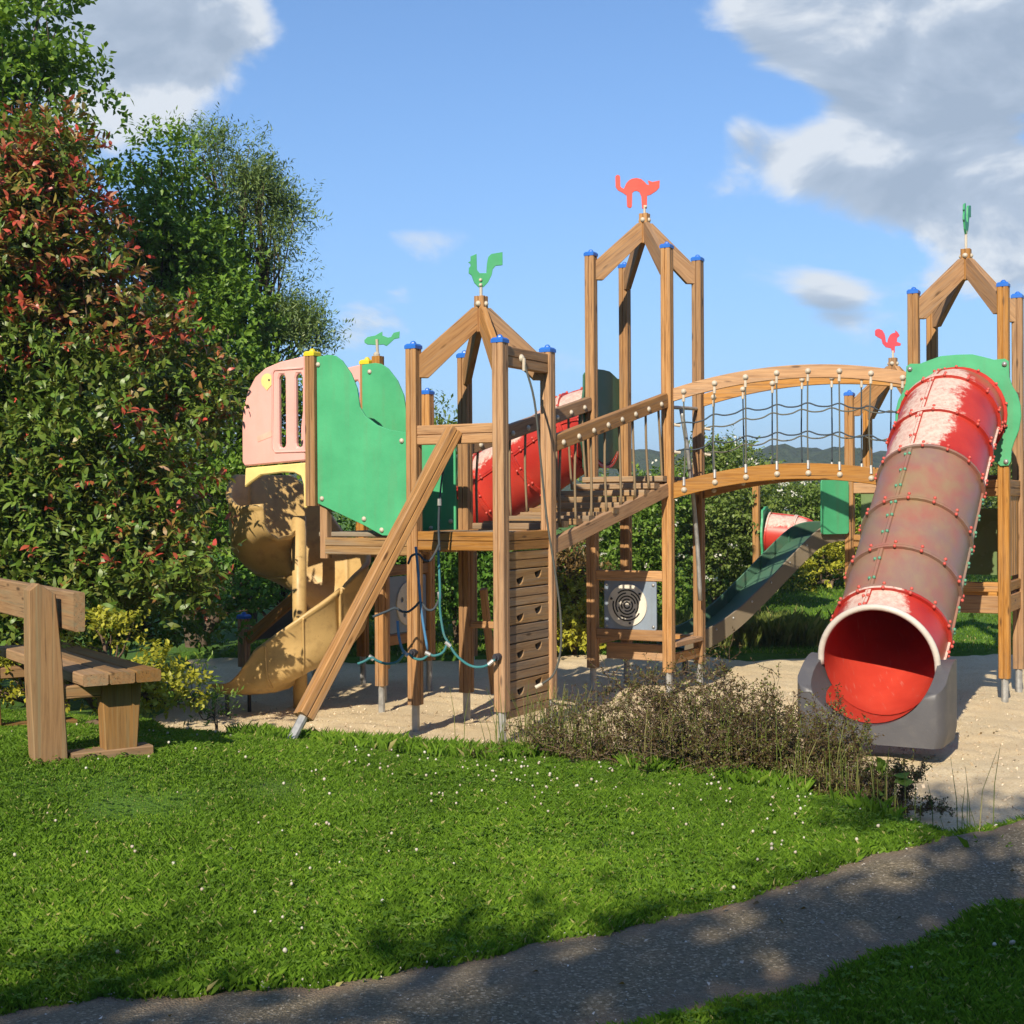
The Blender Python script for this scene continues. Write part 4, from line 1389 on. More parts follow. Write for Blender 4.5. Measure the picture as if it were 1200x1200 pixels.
def mouth():
    S = -U
    c = pe + Z3 * 0
    m = MB()
    rows = []
    nA, nB = 8, 14
    zb = -.075
    D = .34
    steps = [0, .06, .2, .35, .5, .65, .8, .9, .96, 1.0]
    for f in steps:
        k = -.13 + (D + .13) * f
        o = c - V * k
        a0 = 176 + 34 * f ** 1.6
        r = .4045 + .06 * f
        zc = c.z + (r - .4045) * .9
        inn = []
        n = 2 * nA + nB
        for i in range(n + 1):
            a = math.radians(a0 + (540 - 2 * a0) * i / n)
            inn.append((r * math.cos(a), zc + r * math.sin(a)))
        zt = inn[0][1] + .012
        hw = .53
        sh = .0 if f < .8 else .055 * ((f - .8) / .2) ** 2
        out = []
        for i in range(n + 1):
            if i < nA:
                q = i / nA; out.append((-hw + sh, zt + (zb + .03 - zt) * q))
            elif i <= nA + nB:
                q = (i - nA) / nB; out.append((-(hw - .02) + sh + 2 * (hw - .02 - sh) * q, zb))
            else:
                q = (i - nA - nB) / nA; out.append((hw - sh, zb + .03 + (zt - zb - .03) * q))
        loop = [o + S * x + Z3 * (z - o.z) for x, z in inn] + [o + S * x + Z3 * (z - o.z) for x, z in reversed(out)]
        rows.append(loop)
    m.grid(rows, close=True)
    n = 2 * nA + nB
    tot = len(rows[0])
    for e in (0, (len(rows) - 1) * tot):
        for i in range(n):
            m.f.append((e + i, e + i + 1, e + tot - 2 - i, e + tot - 1 - i))
    o = m.build('exit_mouth', 'grey_shell', t)
    o.data.shade_smooth()
    try:
        o.data.set_sharp_from_angle(angle=math.radians(58))
    except Exception:
        pass


mouth()
# red floor tongue laid into the grey scoop
fl = MB(); rows = []
for f in (0, .25, .5, .7, .82):
    o_ = pe - V * (-.125 + .47 * f); r_ = .4005 + .06 * f * .92; zc_ = pe.z + .06 * f * .85
    hw_ = 62 - 26 * f * f
    rows.append([o_ - U * (r_ * math.cos(math.radians(270 + hw_ * (i / 6 - 1)))) + Z3 * (zc_ - o_.z + r_ * math.sin(math.radians(270 + hw_ * (i / 6 - 1)))) for i in range(13)])
fl.grid(rows); fl.build('floor_tongue', 'red_inner_shell', t, smooth=True)
for k, xx in ((3.25, -.1), (2.2, .2), (2.2, -.25)):
    p = c0 - V * k - U * xx
    zt = .0 if k > 3 else .36
    m = MB(); m.tube([p + Z3 * (GND - .15), p + Z3 * zt], .04, 8); m.build('leg', 'weathered_wood' if k > 3 else 'dark_board', t)

# ------------------------------------------------------------------ short tube down from the cat tower, behind
bl = B.pt(1, .5, 0) + U * .04
t = thing('tunnel_tube', 'bleached red tube tunnel behind the rope bridge', 'tunnel', bl + U * .9 + Z3 * GND)
pl = prism('entry_board', lobed, .022, bl + U * .02, V, Z3, 'dark_green_board', t, bevel=.004)
path2 = tube_path([bl + U * k + Z3 * z for k, z in ((.04, 2.42), (.28, 2.38), (.55, 2.24), (.9, 2.03), (1.25, 1.83), (1.5, 1.73))])
tube_slide(t, path2, .40, -V, (0, .28, .85, 1.42, 9), ('bleached_red_shell',) * 4, seams=(92, 10, 190))
e0 = path2[-1]
prism('end_board', [(x * .82, (z - 2.45) * .85) for x, z in lobed], .022, e0 + U * .02, V, Z3, 'dark_green_board', t)
p = Vector((e0.x, e0.y, 0)) + U * .08
lg = beam('post', p + Z3 * .03, p + Z3 * 1.33, .095, .095, 'larch_wood', t, up=V, groove=True)
m = MB(); m.tube([p + Z3 * (GND - .12), p + Z3 * .05], .03, 8); m.build('steel_foot', 'galvanised_steel', lg)

# ------------------------------------------------------------------ arched bridge between cat tower and the tube slide tower
t = thing('arched_bridge', 'arched wooden bridge with rope net sides and round white bolts', 'bridge', (B.pt(0, .5) + Cc.pt(1, .5)) / 2 + Z3 * GND)


def arch_z(f, z0, z1, rise):
    return z0 + (z1 - z0) * f + rise * 4 * f * (1 - f)


for (p, q, near) in ((B.pt(0, 0), Cc.pt(1, 0), 1), (B.pt(0, 1), Cc.pt(1, 1), 0)):
    w = q - p; Lw = w.length; w.normalize()
    nrm = Vector((w.y, -w.x, 0))
    parts = {}
    for nm, z0, z1, rise, hh in (('lower_beam', 1.745, 1.80, .165, .15), ('hand_beam', 2.655, 2.78, .155, .125)):
        xs = [.052 + (Lw - .104) * i / 24 for i in range(25)]
        up_ = [(x, arch_z(x / Lw, z0, z1, rise) + hh / 2) for x in xs]
        dn_ = [(x, arch_z(x / Lw, z0, z1, rise) - hh / 2) for x in reversed(xs)]
        parts[nm] = prism(nm, dn_[::-1] + up_[::-1], .06, p, w, Z3, 'larch_wood', t, bevel=.004)
    zu = lambda x: arch_z(x / Lw, 2.655, 2.78, .155); zl = lambda x: arch_z(x / Lw, 1.745, 1.80, .165)
    nb = 8
    xs = [.15 + i * (Lw - .26) / (nb - 1) for i in range(nb)]
    tops, mids = [], ([], [])
    for i, x in enumerate(xs):
        bolt(p + w * x + Z3 * zu(x) + nrm * .031, nrm, parts['hand_beam'], r=.024)
        bolt(p + w * x + Z3 * (zl(x) - .02) + nrm * .031, nrm, parts['lower_beam'], r=.024)
        a, b = p + w * x + Z3 * (zu(x) - .05) + nrm * .02, p + w * x + Z3 * (zl(x) + .06) + nrm * .02
        j = random.uniform(-.012, .012)
        rope('rope', [a, a.lerp(b, .35) + w * j, a.lerp(b, .62) + w * j * 1.6, b], .0075, 'olive_rope' if near else 'dark_rope', t)
        for k, f in enumerate((.30, .62)):
            mids[k].append(a.lerp(b, f) + w * j)
        m = MB(); m.tube([a + Z3 * .02, a - Z3 * .045], .015, 8); m.build('rope_clamp', 'white_plastic', t)
        m = MB(); m.tube([b + Z3 * .04, b - Z3 * .04 + nrm * .01], .015, 8); m.build('rope_clamp', 'galvanised_steel', t)
    for k in range(2):
        pts = [p + w * .05 + Z3 * (mids[k][0].z - .02)]
        for c_, d_ in zip(mids[k][:-1], mids[k][1:]):
            pts += [c_, c_.lerp(d_, .33) - Z3 * .028, c_.lerp(d_, .67) - Z3 * .028]
        pts += [mids[k][-1], q - w * .05 + Z3 * (mids[k][-1].z - .02)]
        rope('rope', pts, .0075, 'dark_rope' if near else 'olive_rope', t)
        m = MB(); m.tube([pts[0] + w * .01, pts[0] + w * .07 - Z3 * .01], .016, 8); m.build('rope_clamp', 'white_plastic', t)
n = 18
pA, pB = B.pt(0, 0), Cc.pt(1, 0)
qA, qB = B.pt(0, 1), Cc.pt(1, 1)
for i in range(n):
    f = (i + .8) / (n + .6)
    z = arch_z(f, 1.745, 1.80, .165) + .02
    p, q = pA.lerp(pB, f) + Z3 * z, qA.lerp(qB, f) + Z3 * z
    dd = (q - p).normalized()
    beam('deck_plank', p + dd * .035, q - dd * .035, .105, .035, 'weathered_wood', t)

# ------------------------------------------------------------------ squirrel tower behind, with the green slide
Dt = Tower(3.86 + .70, 15.6 - .388, 'squirrel_tower', 'lower tower with crimson squirrel vane half hidden by the arched bridge')
for a, b in ((0, 0), (1, 0), (0, 1), (1, 1)):
    Dt.post(a, b, 2.86)
Dt.roof(2.86)
Dt.vane(SQUIRREL, (316, 1112), .00165, 3.30, 'vane_crimson', yaw=0, pole=.05)
Dt.deck_frame(1.27, .14); Dt.deck(1.265)
Dt.rail(0, 0, 1, 0, 1.80, .12)
prism('window_board', rrect(-.27, -.20, .27, .20, .03), .016, Dt.pt(.5, 0, 1.57), -U, Z3, 'olive_window', Dt.root)
d1 = Dt.pt(1, 0, 0)
sd = Vector((-.87, -.49, 0)).normalized()
sn = Vector((-sd.y, sd.x, 0))
if sn.y < 0: sn = -sn
t = thing('wave_slide', 'long green slide with brown side running down behind the cat tower', 'slide', d1 + sd * 1.2 + Z3 * GND)
g0 = d1 + sd * .02 - sn * .02
prism('side_board', rrect(.05, 1.28, .46, 1.90, .04), .02, g0 - sn * .03, sd, Z3, 'green_board', t, bevel=.003)
prof_k = [(-.1, 1.27), (.2, 1.26), (.45, 1.18), (.8, .93), (1.2, .62), (1.6, .34), (1.95, .17), (2.3, .10)]
cl = smooth_path([g0 + sn * .03 + sd * k + Z3 * z for k, z in prof_k], 6)
for side_, off, mt in (('near', 0.0, 'slide_brown'), ('far', .50, 'slide_green')):
    m = MB(); rows = []
    for p in cl:
        q = p + sn * off
        rows.append([q - Z3 * .07, q + Z3 * .14, q + Z3 * .15 + sn * .012, q + Z3 * .14 + sn * .024, q - Z3 * .07 + sn * .024])
    m.grid(rows, close=True); m.f.append((0, 1, 2, 3, 4)); e = (len(rows) - 1) * 5; m.f.append((e + 4, e + 3, e + 2, e + 1, e))
    o = m.build('side_wall', mt, t)
    if side_ == 'near':
        b = MB()
        for i in range(3, len(cl), 4): b.ball(cl[i] + Z3 * .09, .014, 6, 4)
        tag(b.build('wall_bolts', 'galvanised_steel', o), kind='stuff')
    else:
        for i in (12, 19, 26):
            b = MB(); b.tube([cl[i] + sn * (off - .008) - Z3 * .05, cl[i] + sn * (off - .008) + Z3 * .15], .012, 5); b.build('rib', 'dark_green_board', o)
m = MB(); rows = [[p + sn * .024, p + sn * .5, p + sn * .5 - Z3 * .03, p + sn * .024 - Z3 * .03] for p in cl]
m.grid(rows, close=True); m.build('chute', 'slide_green', t)
p = cl[-4] + sn * .25
m = MB(); m.tube([Vector((p.x, p.y, GND - .1)), p - Z3 * .03], .03, 8); m.build('leg', 'dark_board', t)

# ------------------------------------------------------------------ red tube end seen beyond the green slide
q0 = at(908, 628, 19.0)
t = thing('distant_tube', 'small red and white tube with green collar among the shrubs', 'slide', Vector((q0.x, q0.y, -.05)))
s2 = Vector((.35, .94, 0)).normalized(); ds_ = Vector((.94, -.35, 0)).normalized()
prism('collar', [(x * .72, (z - 2.45) * .72) for x, z in lobed], .03, q0 - ds_ * .12, s2, Z3, 'green_board', t, bevel=.004)
tube_slide(t, tube_path([q0 - ds_ * .1, q0 + ds_ * .3 - Z3 * .05, q0 + ds_ * .42 - Z3 * .12, q0 + ds_ * .5 - Z3 * .17], .04), .29, s2 * -1, (0, .35, 9), ('bleached_red_shell',) * 2, seams=(90,), bolts_on=False)
p = Vector((q0.x - .24, q0.y + .1, 0))
beam('post', p + Z3 * -.2, p + Z3 * 2.0, .09, .09, 'larch_wood', t, up=V, groove=True)

# ------------------------------------------------------------------ bench
ba = Vector((-.556, .831, 0)); bf = Vector((.831, .556, 0))
bo = Vector((-2.58, 7.60, float(lawn_z(-2.58, 7.60))))
t = thing('bench', 'heavy brown timber bench with its back towards the lawn', 'bench', bo + bf * .3 + ba * .7)
for k in (0.0, 1.5):
    p = bo + ba * k
    p.z = float(lawn_z(p.x, p.y))
    zg = p.z - bo.z
    # back post: wedge-topped slab, outline in (bf, z)
    prism('back_post', [(-.10, -.06), (.085, -.06), (.055, .55), (.02, .93), (-.075, .995), (-.125, .955), (-.125, .5)], .12, p, bf, Z3, 'bench_wood', t, bevel=.006, grain=90)
    prism('pedestal', [(.29, .0), (.47, .0), (.50, .42), (.27, .42)], .11, p + ba * -.01, bf, Z3, 'bench_wood', t, bevel=.006, grain=90)
    beam('stretcher', p + bf * .06 + Z3 * .375, p + bf * .27 + Z3 * .375, .09, .075, 'bench_wood', t)
    beam('foot', p - bf * -.10 + Z3 * .0, p + bf * .56 + Z3 * .0, .15, .075, 'bench_wood', t)
e0, e1 = -.20, 1.72
q = bo + bf * .09
beam('backrest', q + ba * -.26 + Z3 * .84, q + ba * e1 + Z3 * .84, .062, .215, 'bench_wood', t)
for i, x in enumerate((.165, .315, .465)):
    q = bo + bf * (x + .03)
    beam('seat_plank', q + ba * e0 + Z3 * .455, q + ba * e1 + Z3 * .455, .142, .066, 'bench_wood', t)

# ------------------------------------------------------------------ vegetation
def leaf_mesh(name, P, D, Nn, L, W, attrs, bend=.15):
    """six-point leaves: base, two shoulders, two hips, tip, gently curled"""
    n = len(P)
    D = unit(D); S = unit(np.cross(D, Nn)); Nn = np.cross(S, D)
    L = L[:, None]; W = W[:, None]
    Vv = np.empty((n, 6, 3), np.float32)
    Vv[:, 0] = P
    mid = P + D * L * .35 + Nn * L * bend * .5
    hip = P + D * L * .72 + Nn * L * bend * .35
    Vv[:, 1] = mid - S * W * .5; Vv[:, 2] = mid + S * W * .5
    Vv[:, 3] = hip - S * W * .38; Vv[:, 4] = hip + S * W * .38
    Vv[:, 5] = P + D * L - Nn * L * bend * .4
    i = np.arange(n)[:, None] * 6
    T = np.concatenate([i + np.array([[0, 2, 1]]), i + np.array([[1, 2, 4]]), i + np.array([[1, 4, 3]]), i + np.array([[3, 4, 5]])])
    return fast_mesh(name, Vv.reshape(-1, 3), T, {k: np.repeat(v, 6) for k, v in attrs.items()})


def kite_mesh(name, P, D, Nn, L, W, attrs):
    n = len(P)
    D = unit(D); S = unit(np.cross(D, Nn)); Nn = np.cross(S, D)
    L = L[:, None]; W = W[:, None]
    Vv = np.empty((n, 4, 3), np.float32)
    Vv[:, 0] = P; m_ = P + D * L * .45 + Nn * W * .18
    Vv[:, 1] = m_ + S * W * .5; Vv[:, 2] = P + D * L; Vv[:, 3] = m_ - S * W * .5
    i = np.arange(n)[:, None] * 4
    T = np.concatenate([i + np.array([[0, 1, 2]]), i + np.array([[0, 2, 3]])])
    return fast_mesh(name, Vv.reshape(-1, 3), T, {k: np.repeat(v, 4) for k, v in attrs.items()})


def twig_points(lumps, n, rng, inner=.5, upbias=.25, rough=.16):
    """twig bases and directions through the shells of overlapping lumps"""
    lumps = np.array(lumps, float)
    wgt = (lumps[:, 3] * lumps[:, 4] + lumps[:, 3] * lumps[:, 5] + lumps[:, 4] * lumps[:, 5])
    k = rng.choice(len(lumps), n, p=wgt / wgt.sum())
    d = unit(rng.normal(size=(n, 3)))
    d[:, 2] = np.where(d[:, 2] < -.5, -d[:, 2], d[:, 2])
    bumps = 1 + rough * (np.sin(d[:, 0] * 7 + k) * np.sin(d[:, 1] * 8 + 2 * k) + np.sin(d[:, 2] * 9 + 3 * k))
    rad = (inner + (1 - inner) * rng.uniform(0, 1, n) ** .55) * bumps
    P = lumps[k, :3] + d * lumps[k, 3:6] * rad[:, None]
    dr = unit(d / lumps[k, 3:6] + rng.normal(0, .35, (n, 3)) * .8 + np.array([0, 0, upbias * 2]))
    return P, dr, rad


def clumped(lumps, n, rng, rmin, rmax, inner=.55):
    """break big masses into many leafy clumps with gaps between them"""
    L = np.array(lumps, float)
    wgt = L[:, 3] * L[:, 5]
    k = rng.choice(len(L), n, p=wgt / wgt.sum())
    d = unit(rng.normal(size=(n, 3)) * np.array([1, 1.15, 1]))
    r = rng.uniform(rmin, rmax, n)
    rad = inner + (1 - inner) * rng.uniform(0, 1, n) ** .6
    sc_ = np.maximum(L[k, 3:6] - (r * .6)[:, None], .02)
    C = L[k, :3] + d * sc_ * rad[:, None]
    return np.concatenate([C, np.stack([r, r, r * rng.uniform(.6, .9, n)], -1)], 1)


def crown(name, lumps, n_twig, per, tl, L, W, mat, parent, rng, upbias=.25, inner=.5, droop=0.0, six=False, tint=None, rough=.16, sp=.9):
    P, d, rad = twig_points(lumps, n_twig, rng, inner, upbias, rough)
    n = n_twig * per
    tt = np.tile((np.arange(per) + .5) / per, n_twig)
    PP = np.repeat(P, per, 0); DD = np.repeat(d, per, 0)
    pos = PP + DD * (tt * tl)[:, None]
    pos[:, 2] -= droop * tl * tt ** 2
    side = unit(np.cross(DD, rng.normal(size=(n, 3))))
    D = unit(DD * .55 + side * sp + rng.normal(0, .18, (n, 3)) + np.array([0, 0, -droop * .6]))
    Nn = unit(np.array([0, 0, .75]) + rng.normal(0, .5, (n, 3)) + DD * .75)
    Ls = L * rng.uniform(.65, 1.2, n); Ws = W * rng.uniform(.75, 1.15, n)
    tw = np.repeat(rng.uniform(0, 1, n_twig), per)
    attrs = {'rnd': np.clip(.55 * tw + .45 * rng.uniform(0, 1, n), 0, 1)}
    if tint is not None:
        tv = tint(P, rad, rng)                      # per twig chance of red young growth
        red = np.repeat((rng.uniform(0, 1, n_twig) < tv), per) & (tt > .35)
        attrs['tint'] = np.where(red, rng.uniform(.7, 1, n), rng.uniform(0, .12, n))
        attrs['rnd2'] = np.clip(.6 * tw + .4 * rng.uniform(0, 1, n), 0, 1)
    m = (leaf_mesh if six else kite_mesh)(name, pos, D, Nn, Ls, Ws, attrs)
    o = mkobj(name, m, mat, parent)
    o.matrix_basis = WORLD[parent.name].inverted()
    return o, P, d


def limbs(name, base, lumps, parent, rng, r0=.06, extra=None, mat='bark', n_extra=60):
    m = MB()
    base = Vector(base)
    tops = []
    for lp in sorted(lumps, key=lambda q: -q[3] * q[5])[:5]:
        c = Vector(lp[:3])
        mid = base.lerp(c, .5) + Vector(rng.normal(0, .08, 3)) * (c - base).length
        m.tube(smooth_path([base - Z3 * .15, base + Z3 * .12 + (mid - base) * .2, mid, c], 4), [r0 * (1 - .75 * i / 12) for i in range(13)], 6)
        tops.append(c)
    if extra is not None:
        P = extra[rng.choice(len(extra), min(n_extra, len(extra)), replace=False)]
        for p in P:
            p = Vector(p)
            c = min(tops, key=lambda q: (q - p).length)
            s = base.lerp(c, rng.uniform(.55, 1))
            mm = s.lerp(p, .5) + Vector(rng.normal(0, .06, 3)) * (p - s).length
            m.tube([s, mm, p], [r0 * .28, r0 * .18, r0 * .07], 4, cap=False)
    o = m.build(name, mat, parent, smooth=True)
    return o


def plant(name, label, cat, base, lumps, n_twig, per, tl, L, W, mat, seed, group=None, trunk='stems', crown_name='foliage', r0=.04, flowers=0, fsize=.05, clumps=None, **kw):
    rng = np.random.default_rng(seed)
    t = thing(name, label, cat, base, group)
    lumps2 = clumped(lumps, clumps[0], rng, clumps[1], clumps[2]) if clumps else lumps
    o, P, d = crown(crown_name, lumps2, n_twig, per, tl, L, W, mat, t, rng, **kw)
    limbs(trunk, base, lumps, t, rng, r0, P)
    if flowers:
        Pf, df, rf = twig_points(lumps, flowers, rng, .93, .3)
        k = 9
        n = flowers * k
        C = np.repeat(Pf + df * .06, k, 0) + rng.normal(0, fsize * .55, (n, 3)) * np.array([1, 1, .5])
        m = kite_mesh('blossom', C, rng.normal(size=(n, 3)) + np.array([0, -.4, .2]), rng.normal(size=(n, 3)) + np.array([0, -.6, 1]), rng.uniform(.5, 1, n) * fsize, rng.uniform(.5, 1, n) * fsize, {'rnd': rng.uniform(0, 1, n)})
        ob = mkobj('blossom', m, 'petal', t); ob.matrix_basis = WORLD[t.name].inverted()
    return t


def lump(px, py, Y, rpx, rpy, ry=None):
    c = at(px, py, Y)
    rx, rz = rpx * Y / F, rpy * Y / F
    return (c.x, c.y, c.z, rx, ry if ry else (rx + rz) / 2, rz)


# red-tipped evergreen shrub on the left
def red_tint(P, rad, rng):
    z, x = P[:, 2], P[:, 0]
    hi = sstep(2.55, 3.25, z) * .74
    rt = np.exp(-((x + 2.4) / .5) ** 2) * sstep(.9, 1.3, z) * .34
    return np.clip(np.maximum(hi, rt) + .04, 0, .85) * sstep(.45, .75, rad)


PH = [lump(-40, 600, 11.0, 190, 180, .9), lump(90, 560, 11.0, 150, 170, .8), lump(30, 330, 11.3, 120, 170, .7), lump(125, 420, 11.6, 100, 125, .5), lump(50, 205, 11.4, 78, 95, .5),
      lump(208, 555, 11.9, 66, 100, .35), lump(160, 665, 10.8, 85, 80, .5), lump(-60, 400, 11.2, 150, 190, .8), lump(165, 700, 10.5, 60, 50, .4), lump(0, 700, 10.4, 160, 80, .5), lump(255, 632, 10.8, 32, 20, .25), lump(235, 470, 11.9, 36, 55, .3)]
plant('red_tipped_shrub', 'huge glossy evergreen shrub with red young leaves behind the bench', 'shrub', (-3.7, 11.2, .0), PH, 11000, 7, .18, .092, .034, 'photinia_leaf', 5,
      r0=.06, six=True, tint=red_tint, upbias=.35, inner=.25, rough=.14, sp=.8, clumps=(300, .20, .42))

# trees behind it
T2 = [lump(20, 60, 14.5, 75, 90, .9), lump(-60, 150, 14.5, 110, 170, 1.2), lump(95, 150, 14.5, 42, 24, .5), lump(60, 190, 14.5, 60, 50, .6), lump(70, 95, 14.5, 40, 25, .4), lump(50, 15, 14.5, 40, 32, .5),
      lump(110, 140, 14.5, 26, 20, .3), lump(80, 65, 14.5, 26, 9, .25), lump(85, 100, 14.5, 34, 9, .25), lump(125, 128, 14.5, 18, 14, .2), lump(75, 20, 14.5, 24, 10, .2), lump(-30, 380, 14.8, 160, 200, 1.3)]
plant('broadleaf_tree', 'bright green broadleaf tree rising above the red-tipped shrub', 'tree', (-5.6, 14.9, -.1), T2, 3300, 8, .30, .10, .065, 'bright_leaf', 6, trunk='trunk', crown_name='crown', r0=.07, rough=.3, inner=.1, clumps=(130, .22, .48))
T1 = [lump(205, 275, 17, 72, 95, 1.1), lump(250, 400, 17, 75, 105, 1.2), lump(190, 400, 17, 85, 140, 1.3), lump(175, 215, 17, 38, 38, .6), lump(255, 310, 17.3, 45, 75, .8), lump(300, 450, 16.8, 45, 50, .8),
      lump(240, 560, 17, 100, 120, 1.3), lump(325, 510, 17.0, 45, 80, .9), lump(200, 185, 17, 30, 14, .4)]
plant('dense_tree', 'dark green leafy tree between red-tipped shrub and pink slide cheek', 'tree', (-4.0, 17.2, -.15), T1, 6200, 8, .26, .085, .052, 'bright_leaf', 8, trunk='trunk', crown_name='crown', r0=.13, rough=.28, inner=.1, clumps=(200, .22, .50))
T3 = [lump(285, 235, 17.9, 48, 40, .6), lump(250, 185, 17.9, 26, 30, .4), lump(305, 225, 17.9, 20, 40, .35), lump(318, 300, 17.9, 38, 55, .6), lump(330, 370, 17.9, 30, 40, .5), lump(350, 395, 17.5, 26, 22, .4), lump(247, 160, 17.9, 7, 16, .15),
      lump(300, 195, 17.9, 12, 26, .2), lump(250, 168, 17.9, 12, 24, .2), lump(225, 172, 17.9, 22, 10, .25), lump(362, 382, 17.5, 14, 10, .2), lump(330, 260, 17.9, 20, 20, .3), lump(337, 245, 17.9, 14, 25, .25)]
plant('willow_tree', 'silvery narrow-leaved willow at the outer edge of the dark tree', 'tree', (-3.5, 18.2, -.15), T3, 2300, 9, .36, .085, .020, 'willow_leaf', 9, trunk='trunk', crown_name='crown', r0=.09, rough=.4, inner=.1, upbias=.45, clumps=(70, .12, .32))

# hedge and shrubs behind the climbing frames
plant('flowering_shrub', 'tall green shrub with white blossom beyond the arched bridge', 'shrub', (3.0, 20.2, .1),
      [lump(850, 640, 20, 60, 90, 1.1), lump(825, 585, 20, 42, 65, .9), lump(885, 605, 20.3, 40, 55, .9), lump(850, 545, 20.2, 32, 30, .5), lump(815, 640, 19.7, 45, 80, .8), lump(895, 650, 20, 40, 60, .8)],
      2600, 8, .24, .075, .042, 'hedge_leaf', 12, flowers=85, fsize=.05, rough=.25, inner=.1, clumps=(120, .18, .36))
plant('flowering_shrub', 'white-blossomed shrub filling the gap behind the maze panel', 'shrub', (1.75, 18.6, .0),
      [lump(745, 655, 18.6, 58, 75, 1.0), lump(715, 620, 18.6, 38, 50, .8), lump(775, 605, 18.8, 36, 55, .8), lump(700, 690, 18.2, 45, 60, .7), lump(765, 700, 18.4, 40, 60, .7)],
      2300, 8, .22, .075, .042, 'shrub_leaf', 13, flowers=60, fsize=.045, rough=.22, inner=.1, clumps=(110, .16, .34))
plant('leafy_shrub', 'rounded green shrub between the distant tube and the squirrel tower', 'shrub', (5.2, 23.4, .2),
      [lump(935, 620, 23, 55, 55, 1.2), lump(985, 620, 23.2, 60, 50, 1.2), lump(1030, 620, 23.5, 60, 45, 1.1), lump(950, 650, 22.8, 60, 45, 1)],
      2300, 8, .24, .085, .05, 'shrub_leaf', 14, rough=.25, inner=.1, clumps=(90, .2, .42))
plant('golden_shrub', 'yellow-green shrub on the far lawn below the green slide', 'shrub', (5.1, 21.9, .2),
      [lump(965, 665, 21.8, 42, 32, .6), lump(1000, 660, 22, 35, 42, .6), lump(930, 680, 21.6, 22, 18, .4)], 900, 8, .16, .07, .042, 'golden_leaf', 15, rough=.2)
plant('dark_shrub', 'dark evergreen shrub standing behind the rooster tower', 'shrub', (-.7, 17.2, -.1),
      [lump(530, 700, 17, 50, 75, .8), lump(560, 680, 17.2, 45, 80, .8), lump(610, 690, 17.3, 45, 75, .8), lump(500, 690, 17.4, 45, 80, .8)], 1900, 8, .2, .075, .042, 'tree_leaf', 16, rough=.2)
plant('dark_shrub', 'shadowy evergreen shrub behind the spiral slide and ramp', 'shrub', (-2.9, 17.0, -.1),
      [lump(330, 690, 16.8, 60, 80, .8), lump(270, 680, 16.8, 60, 90, .8), lump(400, 690, 17, 60, 80, .8), lump(450, 700, 17.2, 45, 70, .7)], 2100, 8, .2, .075, .042, 'tree_leaf', 17, rough=.2)
plant('dark_shrub', 'dark low shrub filling the gap below the red-tipped shrub', 'shrub', (-4.3, 12.8, -.05),
      [lump(60, 720, 12.6, 110, 60, .6), lump(170, 725, 12.8, 90, 55, .6), lump(-60, 720, 12.6, 100, 70, .6)], 1500, 8, .18, .075, .042, 'tree_leaf', 27, rough=.2)
plant('golden_shrub', 'golden-leaved low shrub beside the post of the cat tower', 'shrub', (.75, 16.6, -.12),
      [lump(668, 730, 16.5, 28, 38, .4), lump(650, 745, 16.4, 22, 25, .35), lump(690, 745, 16.7, 20, 28, .35)], 620, 8, .14, .065, .04, 'golden_leaf', 18, rough=.2)
plant('russet_shrub', 'brownish russet shrub above the golden one under the rope bridge', 'shrub', (.8, 17.1, -.1),
      [lump(668, 675, 17, 32, 32, .5), lump(650, 690, 17, 25, 40, .5)], 620, 8, .16, .06, .03, 'russet_leaf', 19, rough=.25)
plant('small_tree', 'slim treetop far behind the rooster tower rail', 'tree', (-1.9, 27, .2),
      [lump(516, 515, 27, 16, 34, .4), lump(520, 560, 27, 26, 40, .5), lump(515, 620, 27, 40, 50, .8)], 420, 7, .3, .12, .06, 'hedge_leaf', 20, trunk='trunk', crown_name='crown', rough=.35)
plant('leafy_shrub', 'green shrub behind the tube slide tower', 'shrub', (8.6, 23.2, .25),
      [lump(1150, 620, 23, 55, 70, 1.2), lump(1200, 610, 23.4, 60, 80, 1.2), lump(1090, 630, 23, 50, 60, 1.0)], 1500, 8, .26, .085, .05, 'hedge_leaf', 21, rough=.25)
plant('wild_rose', 'loose shrub with white flowers rising behind the arched bridge net', 'shrub', (3.6, 22.4, .2),
      [lump(900, 575, 22, 44, 32, .8), lump(940, 590, 22.2, 36, 30, .8), lump(850, 555, 22.2, 42, 36, .8), lump(880, 630, 22.2, 65, 60, 1.0)], 1500, 8, .32, .075, .035, 'hedge_leaf', 22, flowers=45, fsize=.05, rough=.35, upbias=.4, inner=.1, clumps=(80, .16, .36))
plant('golden_shrub', 'small yellow-leaved bush at the foot of the bench', 'shrub', (-2.55, 9.0, .12),
      [lump(175, 800, 8.9, 38, 30, .22), lump(205, 815, 9.0, 30, 24, .2), lump(150, 815, 8.8, 28, 24, .2), lump(120, 745, 9.2, 40, 22, .25), lump(20, 790, 9.2, 40, 22, .25), lump(-30, 800, 9.4, 50, 28, .25), lump(90, 800, 9.3, 45, 25, .25)], 720, 7, .10, .045, .026, 'golden_leaf', 23, rough=.2)
plant('dark_weed', 'straggly dark weed at the lawn edge beside the slide run-out', 'weed', (-2.05, 9.45, .02),
      [lump(222, 812, 9.4, 18, 30, .12), lump(248, 832, 9.5, 14, 18, .1)], 90, 6, .12, .055, .014, 'shrub_leaf', 24, r0=.008, rough=.4, upbias=.6)


